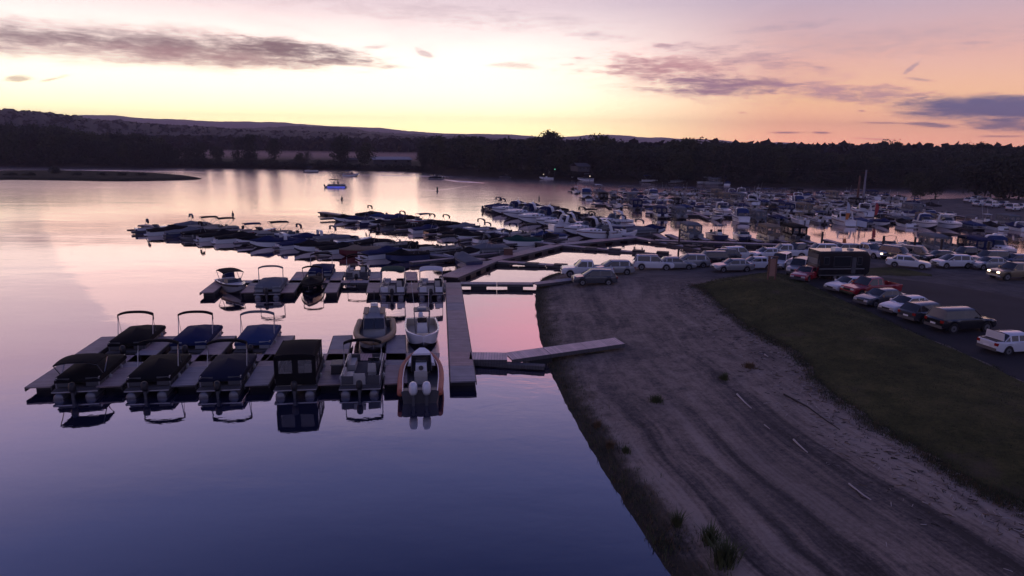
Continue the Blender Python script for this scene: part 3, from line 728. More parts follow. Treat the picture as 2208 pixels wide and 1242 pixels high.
gx = np.arange(-3, 152, .55); gy = np.arange(-42, 100, .55); X, Y = np.meshgrid(gx, gy)
Z, D, A, DL = h_np(X, Y)
HGRID = (gx[0], gy[0], .55, Z)
ok = np.maximum(np.clip((Y-66)/8, 0, 1)*np.clip((X-(10+ (80-Y)*0))/12, 0, 1), np.clip((X-34-(60-Y)*.0)/10, 0, 1)*np.clip((Y-50)/10, 0, 1))
ground = grid_mesh('beach', X, Y, Z + .03*np.sin(X*1.3+Y*.7)*np.sin(Y*.9-X*.4)*np.clip(D, 0, 1), mat_=MATS['sand'], attrs=dict(shore_distance=np.maximum(D, 0), shore_along=A, gravel=ok))

def strip(name, P, Q, n, m, lift, rag=0, seed=3, kind='structure'):
    """a sheet lying on the ground between the curves P and Q"""
    def resamp(P, k):
        P = np.array(P); l = np.r_[0, np.cumsum(np.hypot(*np.diff(P, axis=0).T))]; t = np.linspace(0, l[-1], k)
        return np.stack([np.interp(t, l, P[:, 0]), np.interp(t, l, P[:, 1])], -1)
    k = 240; a = resamp(P, k); c = resamp(Q, k); rg = np.random.RandomState(seed)
    if rag:
        w = np.convolve(rg.randn(k+8), np.ones(3)/3, 'same')[:k]*rag; a = a + (c-a)/np.maximum(.1, np.hypot(*(c-a).T))[:, None]*w[:, None]
    t = np.linspace(0, 1, n)[:, None, None]; S = a[None]*(1-t)+c[None]*t
    Zs = h_np(S[..., 0], S[..., 1])[0] + lift
    Zs[0] -= .06; Zs[-1] -= .06
    return grid_mesh(name, S[..., 0], S[..., 1], Zs, mat_=m, kind=kind)
m, q, b = new_mat('turf')
tc = q.n('ShaderNodeTexCoord').outputs['Object']
g1 = q.noise(tc, .35, 5, .6); g2 = q.noise(tc, 5, 6, .75)
q.link(q.ramp(q.math('ADD', q.math('MULTIPLY', g1, .6), q.math('MULTIPLY', g2, .4)), [(.36, (.028, .030, .013)), (.48, (.060, .062, .024)), (.58, (.098, .092, .036)), (.68, (.15, .115, .06))]), b.inputs['Base Color'])
b.inputs['Roughness'].default_value = 1; b.inputs['Specular IOR Level'].default_value = .1
worn = q.smooth(q.noise(tc, .16, 6, .7), .56, .68); q.link(q.mix(q.math('MULTIPLY', worn, .7), b.inputs['Base Color'].links[0].from_socket, (.085, .068, .05)), b.inputs['Base Color'])
bp = q.n('ShaderNodeBump'); bp.inputs['Distance'].default_value = .12; q.link(g2, bp.inputs['Height']); q.link(bp.outputs[0], b.inputs['Normal'])
lawn = strip('lawn', LA, LB, 46, MATS['turf'], .065, rag=.28)
m, q, b = new_mat('asphalt')
tc = q.n('ShaderNodeTexCoord').outputs['Object']
q.link(q.ramp(q.math('ADD', q.math('MULTIPLY', q.noise(tc, .18, 5), .7), q.math('MULTIPLY', q.noise(tc, 9, 4), .3)), [(.35, (.014, .014, .017)), (.65, (.034, .033, .040))]), b.inputs['Base Color'])
b.inputs['Roughness'].default_value = .85; b.inputs['Specular IOR Level'].default_value = .25
LBs = crom(px(LB_px[4:], 1.6), 5)
LU = crom(px([(1745, 588), (1800, 590), (1870, 592), (2000, 606), (2100, 622), (2208, 642), (2400, 680), (2900, 760)], 1.3), 5)
lot = strip('parking_lot', LBs, LU, 46, MATS['asphalt'], .06)
isl = strip('grass_island', crom(px([(1830, 583), (1870, 590), (1930, 593), (2010, 594)], 1.25), 6), crom(px([(1835, 577), (1880, 573), (1940, 575), (2010, 590)], 1.25), 6), 8, MATS['turf'], .05, rag=.15)

# the sand bank beyond the channel, the spit on the left
def bank(name, P, hmax, slope, m, step=1.0):
    P = [tuple(p) for p in P]; xs = [p[0] for p in P]; ys = [p[1] for p in P]
    X, Y = np.meshgrid(np.arange(min(xs)-3, max(xs)+3, step), np.arange(min(ys)-3, max(ys)+3, step))
    d, a = poly_sd(X, Y, P); Zb = np.where(d > 0, hmax*(1-np.exp(-np.maximum(d, 0)*slope/hmax)), np.maximum(d*.2, -.8)) + .08*np.sin(X*.7+Y*.3)*np.sin(Y*.8-X*.2)*np.clip(d, 0, 1)
    return grid_mesh(name, X, Y, Zb, mat_=m, attrs=dict(shore_distance=np.maximum(d, 0)+9, shore_along=a+100, gravel=np.ones_like(d)*.8))
bank('sand_bank', px([(1950, 446), (1960, 436), (1990, 430), (2060, 428), (2208, 428), (2600, 436), (2600, 500), (2208, 482), (2120, 474), (2040, 464), (1975, 456)]), 1.0, .12, MATS['sand'], 1.2)
m, q, b = new_mat('scrub')
tc = q.n('ShaderNodeTexCoord').outputs['Object']
q.link(q.ramp(q.noise(tc, .3, 6, .7), [(.35, (.012, .013, .008)), (.7, (.045, .042, .022))]), b.inputs['Base Color']); b.inputs['Roughness'].default_value = 1; b.inputs['Specular IOR Level'].default_value = .1
bank('spit', crom(px([(-160, 378), (0, 372), (120, 371), (250, 373), (340, 376), (400, 380), (436, 386), (380, 389), (250, 391), (120, 389), (0, 388), (-160, 392), (-160, 378)]), 4)[:-1], 1.1, .35, MATS['scrub'], 1.2)

# far bank and the plain behind it, out to the hills
FS_px = [(-900, 347), (-300, 353), (0, 357), (100, 358), (300, 361), (560, 363), (700, 366), (850, 369), (930, 372), (1000, 377), (1100, 382), (1200, 386), (1300, 391), (1500, 398), (1700, 403), (1900, 405), (2100, 406), (2208, 409), (2500, 416), (3100, 430)]
FS = crom(px(FS_px), 6)
def fs_at(x):                              # shoreline point below photo column x
    xs = [p[0] for p in FS_px]; return G(x, float(np.interp(x, xs, [p[1] for p in FS_px])))
def far_z(off): return float(np.interp(off, [-10, 0, 2.5, 6, 30, 200, 800, 3000, 14000], [-1.2, 0, 1.3, 2.4, 3.0, 3.5, 4.5, 8, 10]))
offs = [-10, -3, 0, 1.2, 2.5, 4, 6, 12, 30, 60, 110, 200, 330, 500, 800, 1500, 3000, 7000, 14000]
X = np.zeros((len(offs), len(FS))); Y = X.copy(); Z = X.copy(); rg = np.random.RandomState(5)
for j, (x, y) in enumerate(FS):
    l = math.hypot(x, y)
    for i, o in enumerate(offs):
        jj = rg.uniform(-.8, .8) if o < 20 else 0
        X[i, j] = x+x/l*(o+jj); Y[i, j] = y+y/l*(o+jj); Z[i, j] = far_z(o)+(rg.uniform(-.2, .2) if 0 < o < 300 else 0)
m, q, b = new_mat('field')
tc = q.n('ShaderNodeTexCoord').outputs['Object']
q.link(q.ramp(q.noise(tc, .05, 6, .65), [(.35, (.022, .021, .014)), (.7, (.05, .045, .03))]), b.inputs['Base Color']); b.inputs['Roughness'].default_value = 1; b.inputs['Specular IOR Level'].default_value = .1
grid_mesh('far_bank', X, Y, Z, mat_=MATS['field'])

def ridge(name, pts, Dc, Df, m, rough=0, seed=1, n=300, zf=4):
    """a hill range: crest seen along the photo's skyline, real depth before and behind it"""
    rg = np.random.RandomState(seed); xs = np.linspace(pts[0][0], pts[-1][0], n); ys = np.interp(xs, [p[0] for p in pts], [p[1] for p in pts])
    ys = np.convolve(np.pad(ys, 4, 'edge'), np.ones(5)/5, 'same')[4:-4]
    rows = [0, .15, .3, .45, .6, .75, .88, 1.0, 1.12, 1.3, 1.6]; X = np.zeros((len(rows), n)); Y = X.copy(); Z = X.copy()
    nz = np.convolve(rg.randn(len(rows)*n), np.ones(3)/2, 'same').reshape(len(rows), n)
    for j in range(n):
        d = ray(xs[j], ys[j]); l = math.hypot(d[0], d[1]); zc = H + Dc*d[2]/l
        for i, t in enumerate(rows):
            D_ = Df+(Dc-Df)*t; X[i, j] = d[0]/l*D_; Y[i, j] = d[1]/l*D_
            f = math.sin(min(t, 1)*PI/2)**1.3 if t <= 1 else max(0, 1-(t-1)*1.6)
            Z[i, j] = zf+(zc-zf)*f + nz[i, j]*rough*(1 if t < 1.05 else .3)
    return grid_mesh(name, X, Y, Z, mat_=m)
near_hill = [(-900, 205), (-300, 226), (0, 238), (60, 241), (130, 247), (200, 259), (330, 268), (450, 275), (560, 283), (640, 283), (760, 288), (900, 296), (1000, 304)]
mid_hill = [(380, 279), (480, 278), (560, 277), (640, 272), (700, 274), (765, 277), (785, 283), (900, 290), (1100, 300), (1400, 309), (1800, 318), (2300, 327), (3000, 336)]
far_ridge = [(-900, 262), (0, 255), (140, 250), (200, 248), (250, 250), (320, 256), (370, 257), (420, 261), (500, 262), (620, 265), (700, 272), (760, 274), (800, 276), (850, 279), (870, 282), (930, 286), (1000, 290), (1040, 289), (1100, 290), (1160, 295), (1230, 296), (1285, 290), (1340, 292), (1400, 298), (1430, 295), (1460, 300), (1500, 300), (1560, 303), (1600, 308), (1640, 310), (1680, 306), (1710, 308), (1740, 314), (1830, 313), (1900, 318), (1940, 320), (1985, 316), (2020, 322), (2100, 326), (2300, 328), (3000, 338)]
ridge('wooded_hill', near_hill, 1250, 760, MATS['hill_ground'], 1.6, 2, 420)
ridge('wooded_ridge', mid_hill, 2100, 1300, MATS['hill_ground'], 2.0, 4, 420)
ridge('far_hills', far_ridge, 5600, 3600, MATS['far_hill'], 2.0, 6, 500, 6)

# ------------------------------------------------------------------ water
m, q, b = new_mat('river_water')
tc = q.n('ShaderNodeTexCoord').outputs['Object']
sp = q.n('ShaderNodeSeparateXYZ'); q.link(tc, sp.inputs[0])
st = q.comb(q.math('MULTIPLY', sp.outputs[0], .55), sp.outputs[1])
w1 = q.noise(st, .9, 3, .5, .3); w2 = q.noise(st, .16, 3, .5); w3 = q.noise(st, 3.0, 2, .5)
patch = q.smooth(q.noise(q.comb(q.math('MULTIPLY', sp.outputs[0], .35), sp.outputs[1]), .035, 4, .6), .38, .66)
far = q.smooth(sp.outputs[1], 60.0, 260.0)
amp = q.math('MULTIPLY', q.math('MULTIPLY_ADD', patch, .9, .4), q.math('MULTIPLY_ADD', far, 1.2, .8))
hh = q.math('ADD', q.math('MULTIPLY', w1, .010), q.math('ADD', q.math('MULTIPLY', w2, .035), q.math('MULTIPLY', w3, .004)))
bp = q.n('ShaderNodeBump'); bp.inputs['Distance'].default_value = 1.0; bp.inputs['Strength'].default_value = 1.0
q.link(q.math('MULTIPLY', hh, amp), bp.inputs['Height'])
lw = q.n('ShaderNodeLayerWeight'); fc = q.ramp(lw.outputs['Facing'], [(0, (.04,)*3), (.40, (.13,)*3), (.58, (.34,)*3), (.74, (.68,)*3), (.83, (.86,)*3), (1, (.98,)*3)])
gl = q.n('ShaderNodeBsdfGlossy'); q.link(q.ramp(lw.outputs['Facing'], [(.40, (.78, .88, 1)), (.68, (.96, .90, .96)), (.82, (1, .88, .86)), (1, (1, .86, .82))]), gl.inputs['Color']); q.link(q.math('MULTIPLY_ADD', q.smooth(sp.outputs[1], 75.0, 230.0), .17, .025), gl.inputs['Roughness']); q.link(bp.outputs[0], gl.inputs['Normal'])  # reflection tint by view angle, dusk pink and blue put into the colour
df = q.n('ShaderNodeBsdfDiffuse'); df.inputs['Color'].default_value = (.012, .016, .045, 1)
mxs = q.n('ShaderNodeMixShader'); q.link(fc, mxs.inputs[0]); q.link(df.outputs[0], mxs.inputs[1]); q.link(gl.outputs[0], mxs.inputs[2]); q.link(mxs.outputs[0], m.node_tree.nodes['Material Output'].inputs['Surface'])
wm = bpy.data.meshes.new('water'); wm.from_pydata([(-1400, -400, 0), (1400, -400, 0), (1400, 620, 0), (-1400, 620, 0)], [], [(0, 1, 2, 3)]); wm.materials.append(MATS['river_water'])
wo = bpy.data.objects.new('water', wm); col.objects.link(wo); wo['kind'] = 'structure'

# ------------------------------------------------------------------ sky
SUN_AZ = -20.0
w = bpy.data.worlds.new('World'); scene.world = w; w.use_nodes = True
q = NT(w.node_tree); bg = w.node_tree.nodes['Background']
gen = q.n('ShaderNodeTexCoord').outputs['Generated']; sp = q.n('ShaderNodeSeparateXYZ'); q.link(gen, sp.inputs[0])
ael = q.math('MULTIPLY', q.math('ARCSINE', sp.outputs[2]), 180/PI)
aaz = q.math('MULTIPLY', q.math('ARCTAN2', sp.outputs[0], sp.outputs[1]), 180/PI)
f = q.math('SQRT', q.math('DIVIDE', q.math('MAXIMUM', ael, 0), 90), clamp=True)
def ep(e): return math.sqrt(e/90)
SK = .5
def R_(l): return q.ramp(f, [(ep(e), tuple(v*SK for v in c)) for e, c in l])
warm = R_([(0, (3.6, 3.0, 1.2)), (1.5, (3.0, 2.6, 1.4)), (4, (2.2, 1.95, 1.45)), (7, (1.65, 1.42, 1.28)), (10.5, (.95, .77, .82)), (15, (.70, .52, .64)), (20, (.48, .41, .66)), (27, (.21, .23, .52)), (36, (.085, .105, .30)), (90, (.03, .04, .14))])
side = R_([(0, (2.7, 1.05, .62)), (1.2, (2.1, .95, .54)), (3.5, (1.4, .78, .44)), (6.5, (.98, .56, .48)), (10.8, (.58, .45, .57)), (14, (.90, .46, .58)), (19, (.58, .40, .61)), (27, (.21, .22, .51)), (36, (.085, .105, .30)), (90, (.03, .04, .14))])
back = R_([(0, (.28, .29, .48)), (4, (.38, .35, .58)), (12, (.42, .37, .62)), (25, (.22, .23, .48)), (50, (.06, .08, .26)), (90, (.03, .04, .14))])
dif = q.math('COSINE', q.math('MULTIPLY', q.math('SUBTRACT', aaz, SUN_AZ), PI/180))
c = q.mix(q.smooth(dif, .74, .965), side, warm)
c = q.mix(q.smooth(dif, .50, -.35), c, back); plain = c
# high thin mottling
v2 = q.comb(q.math('MULTIPLY', aaz, .035), q.math('MULTIPLY', ael, .16))
mot = q.noise(v2, 1.6, 4, .6, .6)
c = q.mix(q.math('MULTIPLY', q.math('MULTIPLY', q.smooth(mot, .48, .72), q.smooth(ael, 5.0, 10.0)), q.math('MULTIPLY', q.smooth(ael, 15.0, 11.5), .28)), c, (.34, .27, .33))
c = q.mix(q.math('MULTIPLY', q.math('MULTIPLY', q.smooth(q.noise(v2, 2.7, 6, .6, .8), .5, .7), q.smooth(ael, 4.0, 8.0)), .18), c, (.50, .36, .38))
def dirae(x, y):
    d = ray(x, y); l = math.sqrt(sum(t*t for t in d)); return math.degrees(math.atan2(d[0], d[1])), math.degrees(math.asin(d[2]/l))
cn = q.noise(q.comb(q.math('MULTIPLY', aaz, .16), q.math('MULTIPLY', ael, .8)), 1.5, 5, .62, .5)
cn2 = q.noise(q.comb(q.math('MULTIPLY', aaz, .5), q.math('MULTIPLY', ael, 2.2)), 1.5, 4, .6, .4)
wis = q.noise(q.comb(q.math('MULTIPLY', aaz, .55), q.math('MULTIPLY', ael, 5.0)), 1.5, 4, .6, .7)
nn = q.math('ADD', q.math('ADD', q.math('MULTIPLY', q.math('SUBTRACT', cn, .5), 3.0), q.math('MULTIPLY', q.math('SUBTRACT', cn2, .5), 1.7)), q.math('MULTIPLY', q.math('SUBTRACT', wis, .5), .8))
SOFT = 1.45
def cloud(c, x, y, wx, hy, slope, colr, op, edge=.7, k=1.0):
    a0, e0 = dirae(x, y); a1, e1 = dirae(x+wx, y+slope*wx); a2, e2 = dirae(x-wx, y-slope*wx); _, e3 = dirae(x, y-hy)
    wa = (a1-a2)/2; sl = (e1-e2)/(a1-a2); we = e3-e0
    u = q.math('DIVIDE', q.math('SUBTRACT', aaz, a0), wa)
    v = q.math('DIVIDE', q.math('SUBTRACT', q.math('SUBTRACT', ael, e0), q.math('MULTIPLY', q.math('SUBTRACT', aaz, a0), sl)), we)
    r2 = q.math('ADD', q.math('MULTIPLY', u, u), q.math('MULTIPLY', v, v))
    d = q.math('ADD', q.math('SUBTRACT', 1.0, r2), q.math('MULTIPLY', nn, k))
    return q.mix(q.math('MULTIPLY', q.smooth(d, -.1, edge*SOFT), op), c, tuple(t*SK for t in colr))
c = cloud(c, 1330, -160, 560, 160, 0, (1.40, .58, .70), .85, 1.0, 0)  # not a cloud: added pink glow, out of view, to pinken the water reflection
MAUVE = (.20, .125, .17); PINK = (.55, .25, .33); BLUE = (.12, .13, .29)
c = cloud(c, 300, 98, 640, 58, .06, (.36, .23, .28), .85, 1.0, .45)
c = cloud(c, 500, 112, 400, 36, .075, (.17, .12, .17), .85, 1.0, .55)
c = cloud(c, 330, 116, 520, 24, .055, (.50, .26, .30), .45, 1.0, .7)
c = cloud(c, 40, 78, 260, 20, .05, MAUVE, .6, 1.0, .7)
c = cloud(c, 640, 108, 180, 30, .12, (.15, .11, .16), .85, .9, .8)
c = cloud(c, 750, 138, 150, 7, .06, (.34, .22, .26), .5, .8, .6)
c = cloud(c, 45, 168, 34, 8, -.05, (.62, .50, .38), .7, .9, 1.2); c = cloud(c, 122, 168, 38, 5, -.22, (.62, .50, .38), .7, .9, 1.0)
c = cloud(c, 914, 114, 24, 9, .45, (.62, .48, .50), .6, .9, 1.0); c = cloud(c, 1110, 142, 70, 9, .05, (.70, .50, .48), .5, 1.0, 1.2)
c = cloud(c, 800, 104, 45, 8, -.2, (.6, .48, .5), .5, 1.0, 1.2)
c = cloud(c, 1520, 165, 380, 62, .06, (.80, .42, .44), .6, 1.2, 1.0); c = cloud(c, 1400, 146, 190, 30, .05, (.58, .26, .31), .85, 1.0, 1.0); c = cloud(c, 1560, 184, 170, 28, .03, (.34, .18, .29), .9, .9, .8); c = cloud(c, 1500, 197, 190, 7, .04, (.42, .22, .32), .7, .8, .8)
c = cloud(c, 1440, 102, 45, 9, .2, (.50, .28, .36), .7, 1.0, 1.0); c = cloud(c, 1600, 122, 180, 24, .16, (.52, .30, .37), .75, 1.2, 1.1)
c = cloud(c, 1850, 205, 210, 30, .04, (.52, .27, .38), .75, 1.0, 1.2); c = cloud(c, 1985, 172, 45, 5, .1, (.42, .28, .38), .7, .9, .8)
c = cloud(c, 1968, 144, 26, 8, -.8, (.42, .28, .40), .6, 1.0, 1.0); c = cloud(c, 1300, 78, 90, 14, .08, (.55, .42, .5), .6, 1.2, 1.0); c = cloud(c, 950, 30, 520, 30, .10, (.66, .50, .56), .5, 1.4, 1.4); c = cloud(c, 1900, 90, 420, 40, -.06, (.50, .36, .44), .45, 1.5, 1.3)
c = cloud(c, 1700, 58, 160, 12, -.1, (.45, .34, .44), .5, 1.4, 1.6); c = cloud(c, 2100, 92, 50, 5, .02, (.42, .28, .4), .5, 1., 1.)
c = cloud(c, 2130, 232, 260, 33, .0, BLUE, .97, .6, .45); c = cloud(c, 2010, 270, 60, 7, .06, (.20, .16, .30), .85, .8, .8); c = cloud(c, 2165, 267, 110, 18, .03, (.15, .15, .30), .85, .8, .8)
c = cloud(c, 1900, 265, 60, 2.5, .02, (.3, .2, .3), .6, .8, .5); c = cloud(c, 1692, 286, 44, 3, .01, (.30, .17, .26), .8, .8, .4); c = cloud(c, 1772, 286, 26, 3.2, .03, (.30, .17, .26), .8, .8, .4)
c = cloud(c, 1890, 300, 60, 2.2, .05, (.42, .22, .28), .6, .8, .4); c = cloud(c, 1858, 239, 12, 3, .05, (.42, .26, .32), .7, .8, .3); c = cloud(c, 1600, 243, 14, 2, .05, (.5, .3, .32), .6, .8, .3); c = cloud(c, 2160, 294, 70, 3, .0, (.40, .22, .30), .6, .8, .4)
sky = q.n('ShaderNodeTexSky', sky_type='NISHITA'); sky.sun_disc = False; sky.sun_elevation = R(1.0); sky.sun_rotation = R(SUN_AZ)
sc = q.n('ShaderNodeVectorMath', operation='SCALE'); q.link(c, sc.inputs[0]); sc.inputs['Scale'].default_value = 1/SK
s2 = q.n('ShaderNodeVectorMath', operation='SCALE'); q.link(sky.outputs[0], s2.inputs[0]); s2.inputs['Scale'].default_value = .01
ad_ = q.n('ShaderNodeVectorMath', operation='ADD'); q.link(sc.outputs[0], ad_.inputs[0]); q.link(s2.outputs[0], ad_.inputs[1])
q.link(ad_.outputs[0], bg.inputs['Color']); bg.inputs['Strength'].default_value = 1.0
bg2 = q.n('ShaderNodeBackground'); q.link(plain, bg2.inputs['Color']); bg2.inputs['Strength'].default_value = 1/SK     # away from the clouds the sky is plain
gate = q.math('MULTIPLY', q.smooth(ael, 27.0, 20.0), q.math('MULTIPLY', q.smooth(q.math('ABSOLUTE', aaz), 80.0, 62.0), q.math('GREATER_THAN', ael, -1.0)))
ms = q.n('ShaderNodeMixShader'); q.link(gate, ms.inputs[0]); q.link(bg2.outputs[0], ms.inputs[1]); q.link(bg.outputs[0], ms.inputs[2]); q.link(ms.outputs[0], w.node_tree.nodes['World Output'].inputs['Surface'])
sl = bpy.data.lights.new('sun', 'SUN'); sl.energy = .06; sl.angle = R(30); sl.color = (1, .62, .42)
so = bpy.data.objects.new('sun', sl); col.objects.link(so)
sd = Vector((math.sin(R(SUN_AZ))*math.cos(R(2.5)), math.cos(R(SUN_AZ))*math.cos(R(2.5)), math.sin(R(2.5))))
so.rotation_euler = (-sd).to_track_quat('-Z', 'Y').to_euler()

# haze in the valley, mist over the field
def volume_box(name, lo, hi, dens, colr, label=None):
    m = bpy.data.materials.new(name); m.use_nodes = True; nt = m.node_tree; nt.nodes.remove(nt.nodes['Principled BSDF'])
    v = nt.nodes.new('ShaderNodeVolumePrincipled'); v.inputs['Density'].default_value = dens; v.inputs['Color'].default_value = (*colr, 1); v.inputs['Anisotropy'].default_value = .2
    nt.links.new(v.outputs[0], nt.nodes['Material Output'].inputs['Volume']); MATS[name] = m
    b = MB(); b.box(lo[0], hi[0], lo[1], hi[1], lo[2], hi[2], name); o = b.build(name); o['kind'] = 'stuff'
    if label: o['label'] = label
    return o
HAZE = True
scene.cycles.max_bounces = 5; scene.cycles.diffuse_bounces = 2; scene.cycles.glossy_bounces = 3; scene.cycles.transmission_bounces = 2; scene.cycles.volume_bounces = 0; scene.cycles.transparent_max_bounces = 6
scene.cycles.caustics_reflective = False; scene.cycles.caustics_refractive = False
w.cycles.sampling_method = 'MANUAL'; w.cycles.sample_map_resolution = 256
if HAZE:
    volume_box('haze', (-6500, -300, -4), (6500, 6000, 225), .00017, (.84, .70, .88), 'thin blue violet evening haze over the whole valley')
    volume_box('mist', (-420, 430, 3.0), (-40, 640, 6.5), .006, (.85, .62, .64), 'low pale pink mist lying over the field behind the far bank')
    volume_box('mist', (-1050, 1290, 4.2), (-450, 1700, 26), .0012, (.85, .85, .95), 'thin grey mist lying at the foot of the wooded ridge')

# ------------------------------------------------------------------ docks
def head(p, q): return math.atan2(-(q[0]-p[0]), q[1]-p[1])     # rotation about Z that turns +Y from p to q
def dock(name, p, q, w, label, cat='dock', group=None, sec=3.6, mats=('plank', 'plank_red', 'plank_grey'), zt=.55, z1=None, fingers=None, flen=6, fw=.9, fstep=7.8, fl=1.5):
    p = Vector((p[0], p[1])); q = Vector((q[0], q[1])); L = (q-p).length
    root = empty(name, (p.x, p.y, 0), head(p, q)); tag(root, label, cat, group)
    n = max(1, round(L/sec)); z1 = zt if z1 is None else z1
    for i in range(n):
        a, b_ = L*i/n, L*(i+1)/n-.04; za, zb = zt+(z1-zt)*i/n, zt+(z1-zt)*(i+1)/n; m = random.choice(mats)
        b = MB(); k = len(b.v)
        b.v += [(-w/2, a, za-.09), (w/2, a, za-.09), (w/2, b_, zb-.09), (-w/2, b_, zb-.09), (-w/2, a, za), (w/2, a, za), (w/2, b_, zb), (-w/2, b_, zb)]
        for f_, mm in (((0, 3, 2, 1), 'plank_dark'), ((4, 5, 6, 7), m), ((0, 1, 5, 4), m), ((1, 2, 6, 5), m), ((2, 3, 7, 6), m), ((3, 0, 4, 7), m)): b.face(f_, mm)
        for sx in (-1, 1):
            x = sx*(w/2+.03)
            k = len(b.v); b.v += [(x-.03, a, za-.26), (x+.03, a, za-.26), (x+.03, b_, zb-.26), (x-.03, b_, zb-.26), (x-.03, a, za-.01), (x+.03, a, za-.01), (x+.03, b_, zb-.01), (x-.03, b_, zb-.01)]
            for f_ in ((0, 3, 2, 1), (4, 5, 6, 7), (0, 1, 5, 4), (1, 2, 6, 5), (2, 3, 7, 6), (3, 0, 4, 7)): b.face([k+t for t in f_], 'plank_dark')
        d = b.build('deck_section', root)
    if L > 60 or fingers is None or True:
        b = MB(); nf = max(1, int(L/(fl*2)))
        for i in range(nf):
            y = L*(i+.5)/nf
            if z1 > .8 and i > nf*.55: break
            b.box(-w/2+.06, w/2-.06, y-fl*.55, y+fl*.55, -.15, zt-.1, 'float_black')
        b.build_each('float', root)
    b = MB()
    for i in range(max(2, n//2+1)):
        y = .3+(L-.6)*i/max(1, n//2); z = zt+(z1-zt)*y/L
        for sx in (-1, 1): b.box(sx*(w/2-.14)-.03, sx*(w/2-.14)+.03, y-.12, y+.12, z+.03, z+.06, 'dark_grey'); b.box(sx*(w/2-.14)-.02, sx*(w/2-.14)+.02, y-.04, y+.04, z, z+.03, 'dark_grey')
    pass
    if fingers:
        for ang, t0 in fingers:         # direction of the fingers in world azimuth
            d = Vector((math.sin(R(ang)), math.cos(R(ang)))); c, s_ = math.cos(-root.rotation_euler.z), math.sin(-root.rotation_euler.z)
            dl = Vector((d.x*c-d.y*s_, d.x*s_+d.y*c)); nrm = Vector((-dl.y, dl.x)); y = t0
            while y < L-(7 if L < 75 else 1):
                f = MB(); k = 0; o = Vector((math.copysign(w/2+.06, dl.x), y)); e = o+dl*flen
                P = [o-nrm*fw/2, o+nrm*fw/2, e+nrm*fw/2, e-nrm*fw/2]
                f.v += [(v.x, v.y, .2) for v in P]+[(v.x, v.y, .5) for v in P]
                for f_ in ((0, 3, 2, 1), (4, 5, 6, 7), (0, 1, 5, 4), (1, 2, 6, 5), (2, 3, 7, 6), (3, 0, 4, 7)): f.face(f_, 'plank' if f_ == (4, 5, 6, 7) else 'plank_dark')
                f.build('finger', root); y += fstep
    return root

AZ1 = -9.5
a1 = R(AZ1); Vd = Vector((math.sin(a1), math.cos(a1))); Ud = Vector((math.cos(a1), -math.sin(a1)))
O1 = Vector(G(977, 768, .55)[:2])           # where the front walkway meets the main dock
def row(u, v, O=O1): p = O+Ud*u+Vd*(v-.098*u); return (p.x, p.y)
main_a, main_b = G(999, 822, .55), G(977, 609, .55)
dock('main_dock', main_a, main_b, 1.55, 'wide plank dock of mixed boards running from open water past both finger rows', group=None, sec=3.2, mats=('plank', 'plank_red', 'plank_grey', 'plank'))
dock('walkway_dock', row(-.95, 0), row(-24.0, 0), 1.5, 'plank walkway dock carrying the front row of fingers, nearest the camera')
pin = G(1013, 767, .55); dock('gangway', pin, G(1095, 768, .55), 1.6, 'level plank gangway between the main dock and the beach ramp', sec=3, mats=('plank_light',), fl=1.0)
e2 = T(1337, 737, .35); dock('beach_ramp', G(1096, 768, .55), (e2.x, e2.y), 1.6, 'light plank ramp rising from the gangway onto the sandy beach', sec=3.4, mats=('plank_light',), z1=e2.z+.45)
dock('low_beam', G(1020, 779, .3), G(1176, 789, .3), .5, 'dark low float beam beside the beach ramp at the water edge', cat='float', sec=4, mats=('plank_dark',), zt=.35)
fu = [-3.9, -7.9, -12.2, -16.5, -20.8, -24.8]; FO = ['first', 'second', 'third', 'fourth', 'fifth', 'sixth']
for i, u in enumerate(fu):
    dock('finger_dock', row(u, -5.4), row(u, 5.5), 1.35, f'narrow finger dock in the front row, {FO[i]} to the left of main dock', 'finger dock', 'finger docks off the front walkway', mats=('plank', 'plank_grey') if i else ('plank_grey', 'plank'))
O2 = Vector(G(962, 607, .55)[:2])
dock('walkway_dock', row(0, 0, O2), row(-23.4, 0, O2), 1.3, 'plank walkway dock carrying the second row of fingers behind the front row')
for i, u in enumerate([-3.6, -7.5, -11.6, -15.7, -19.5, -23.3]):
    dock('finger_dock', row(u, -5.4, O2), row(u, 5.7 if i < 4 else 1.2, O2), 1.2, f'narrow finger dock in the second row, {FO[i]} to the left of main dock', 'finger dock', 'finger docks off the second walkway')
ga = G(993, 610, .55); gb = G(1150, 611, .55); gc = T(1243, 606)
dock('gangway', ga, (gb.x, gb.y), 1.2, 'plank gangway from the head of the main dock towards the dark SUV', sec=3.4)
dock('gangway_ramp', (gb.x+.1, gb.y), (gc.x, gc.y), 1.2, 'short ramp from the gangway up to the shore by the pickup', sec=3, z1=gc.z+.3)
pa, pb, pc, pd_, pe = [G(x, y, .55) for x, y in ((967, 597), (1056, 561), (1203, 527), (1368, 511), (1540, 547))]
dock('diagonal_dock', pa, pb, 2.2, 'broad diagonal plank dock leading away from the head of the main dock', sec=3)
dock('diagonal_dock', pb, pc, 1.9, 'long diagonal dock section between the two shore gangways', sec=3.5)
dock('diagonal_dock', pc, pd_, 1.8, 'farthest diagonal dock section, reaching the moored cabin cruisers', sec=3.5)
g1 = T(1240, 580); dock('shore_gangway', pb, (g1.x, g1.y), 1.2, 'long gangway from the diagonal dock to the shore behind the white pickup', sec=3.4, z1=g1.z+.35)
g1 = T(1455, 556); dock('shore_gangway', pc, (g1.x, g1.y), 1.3, 'long gangway ending at the shore behind the white boxy SUV', sec=3.4, z1=g1.z+.35)
g1 = T(1545, 548); dock('shore_gangway', pd_, (g1.x, g1.y), 1.4, 'gangway descending from the cruiser dock to the shore by a dark SUV', sec=3.4, z1=g1.z+.35)
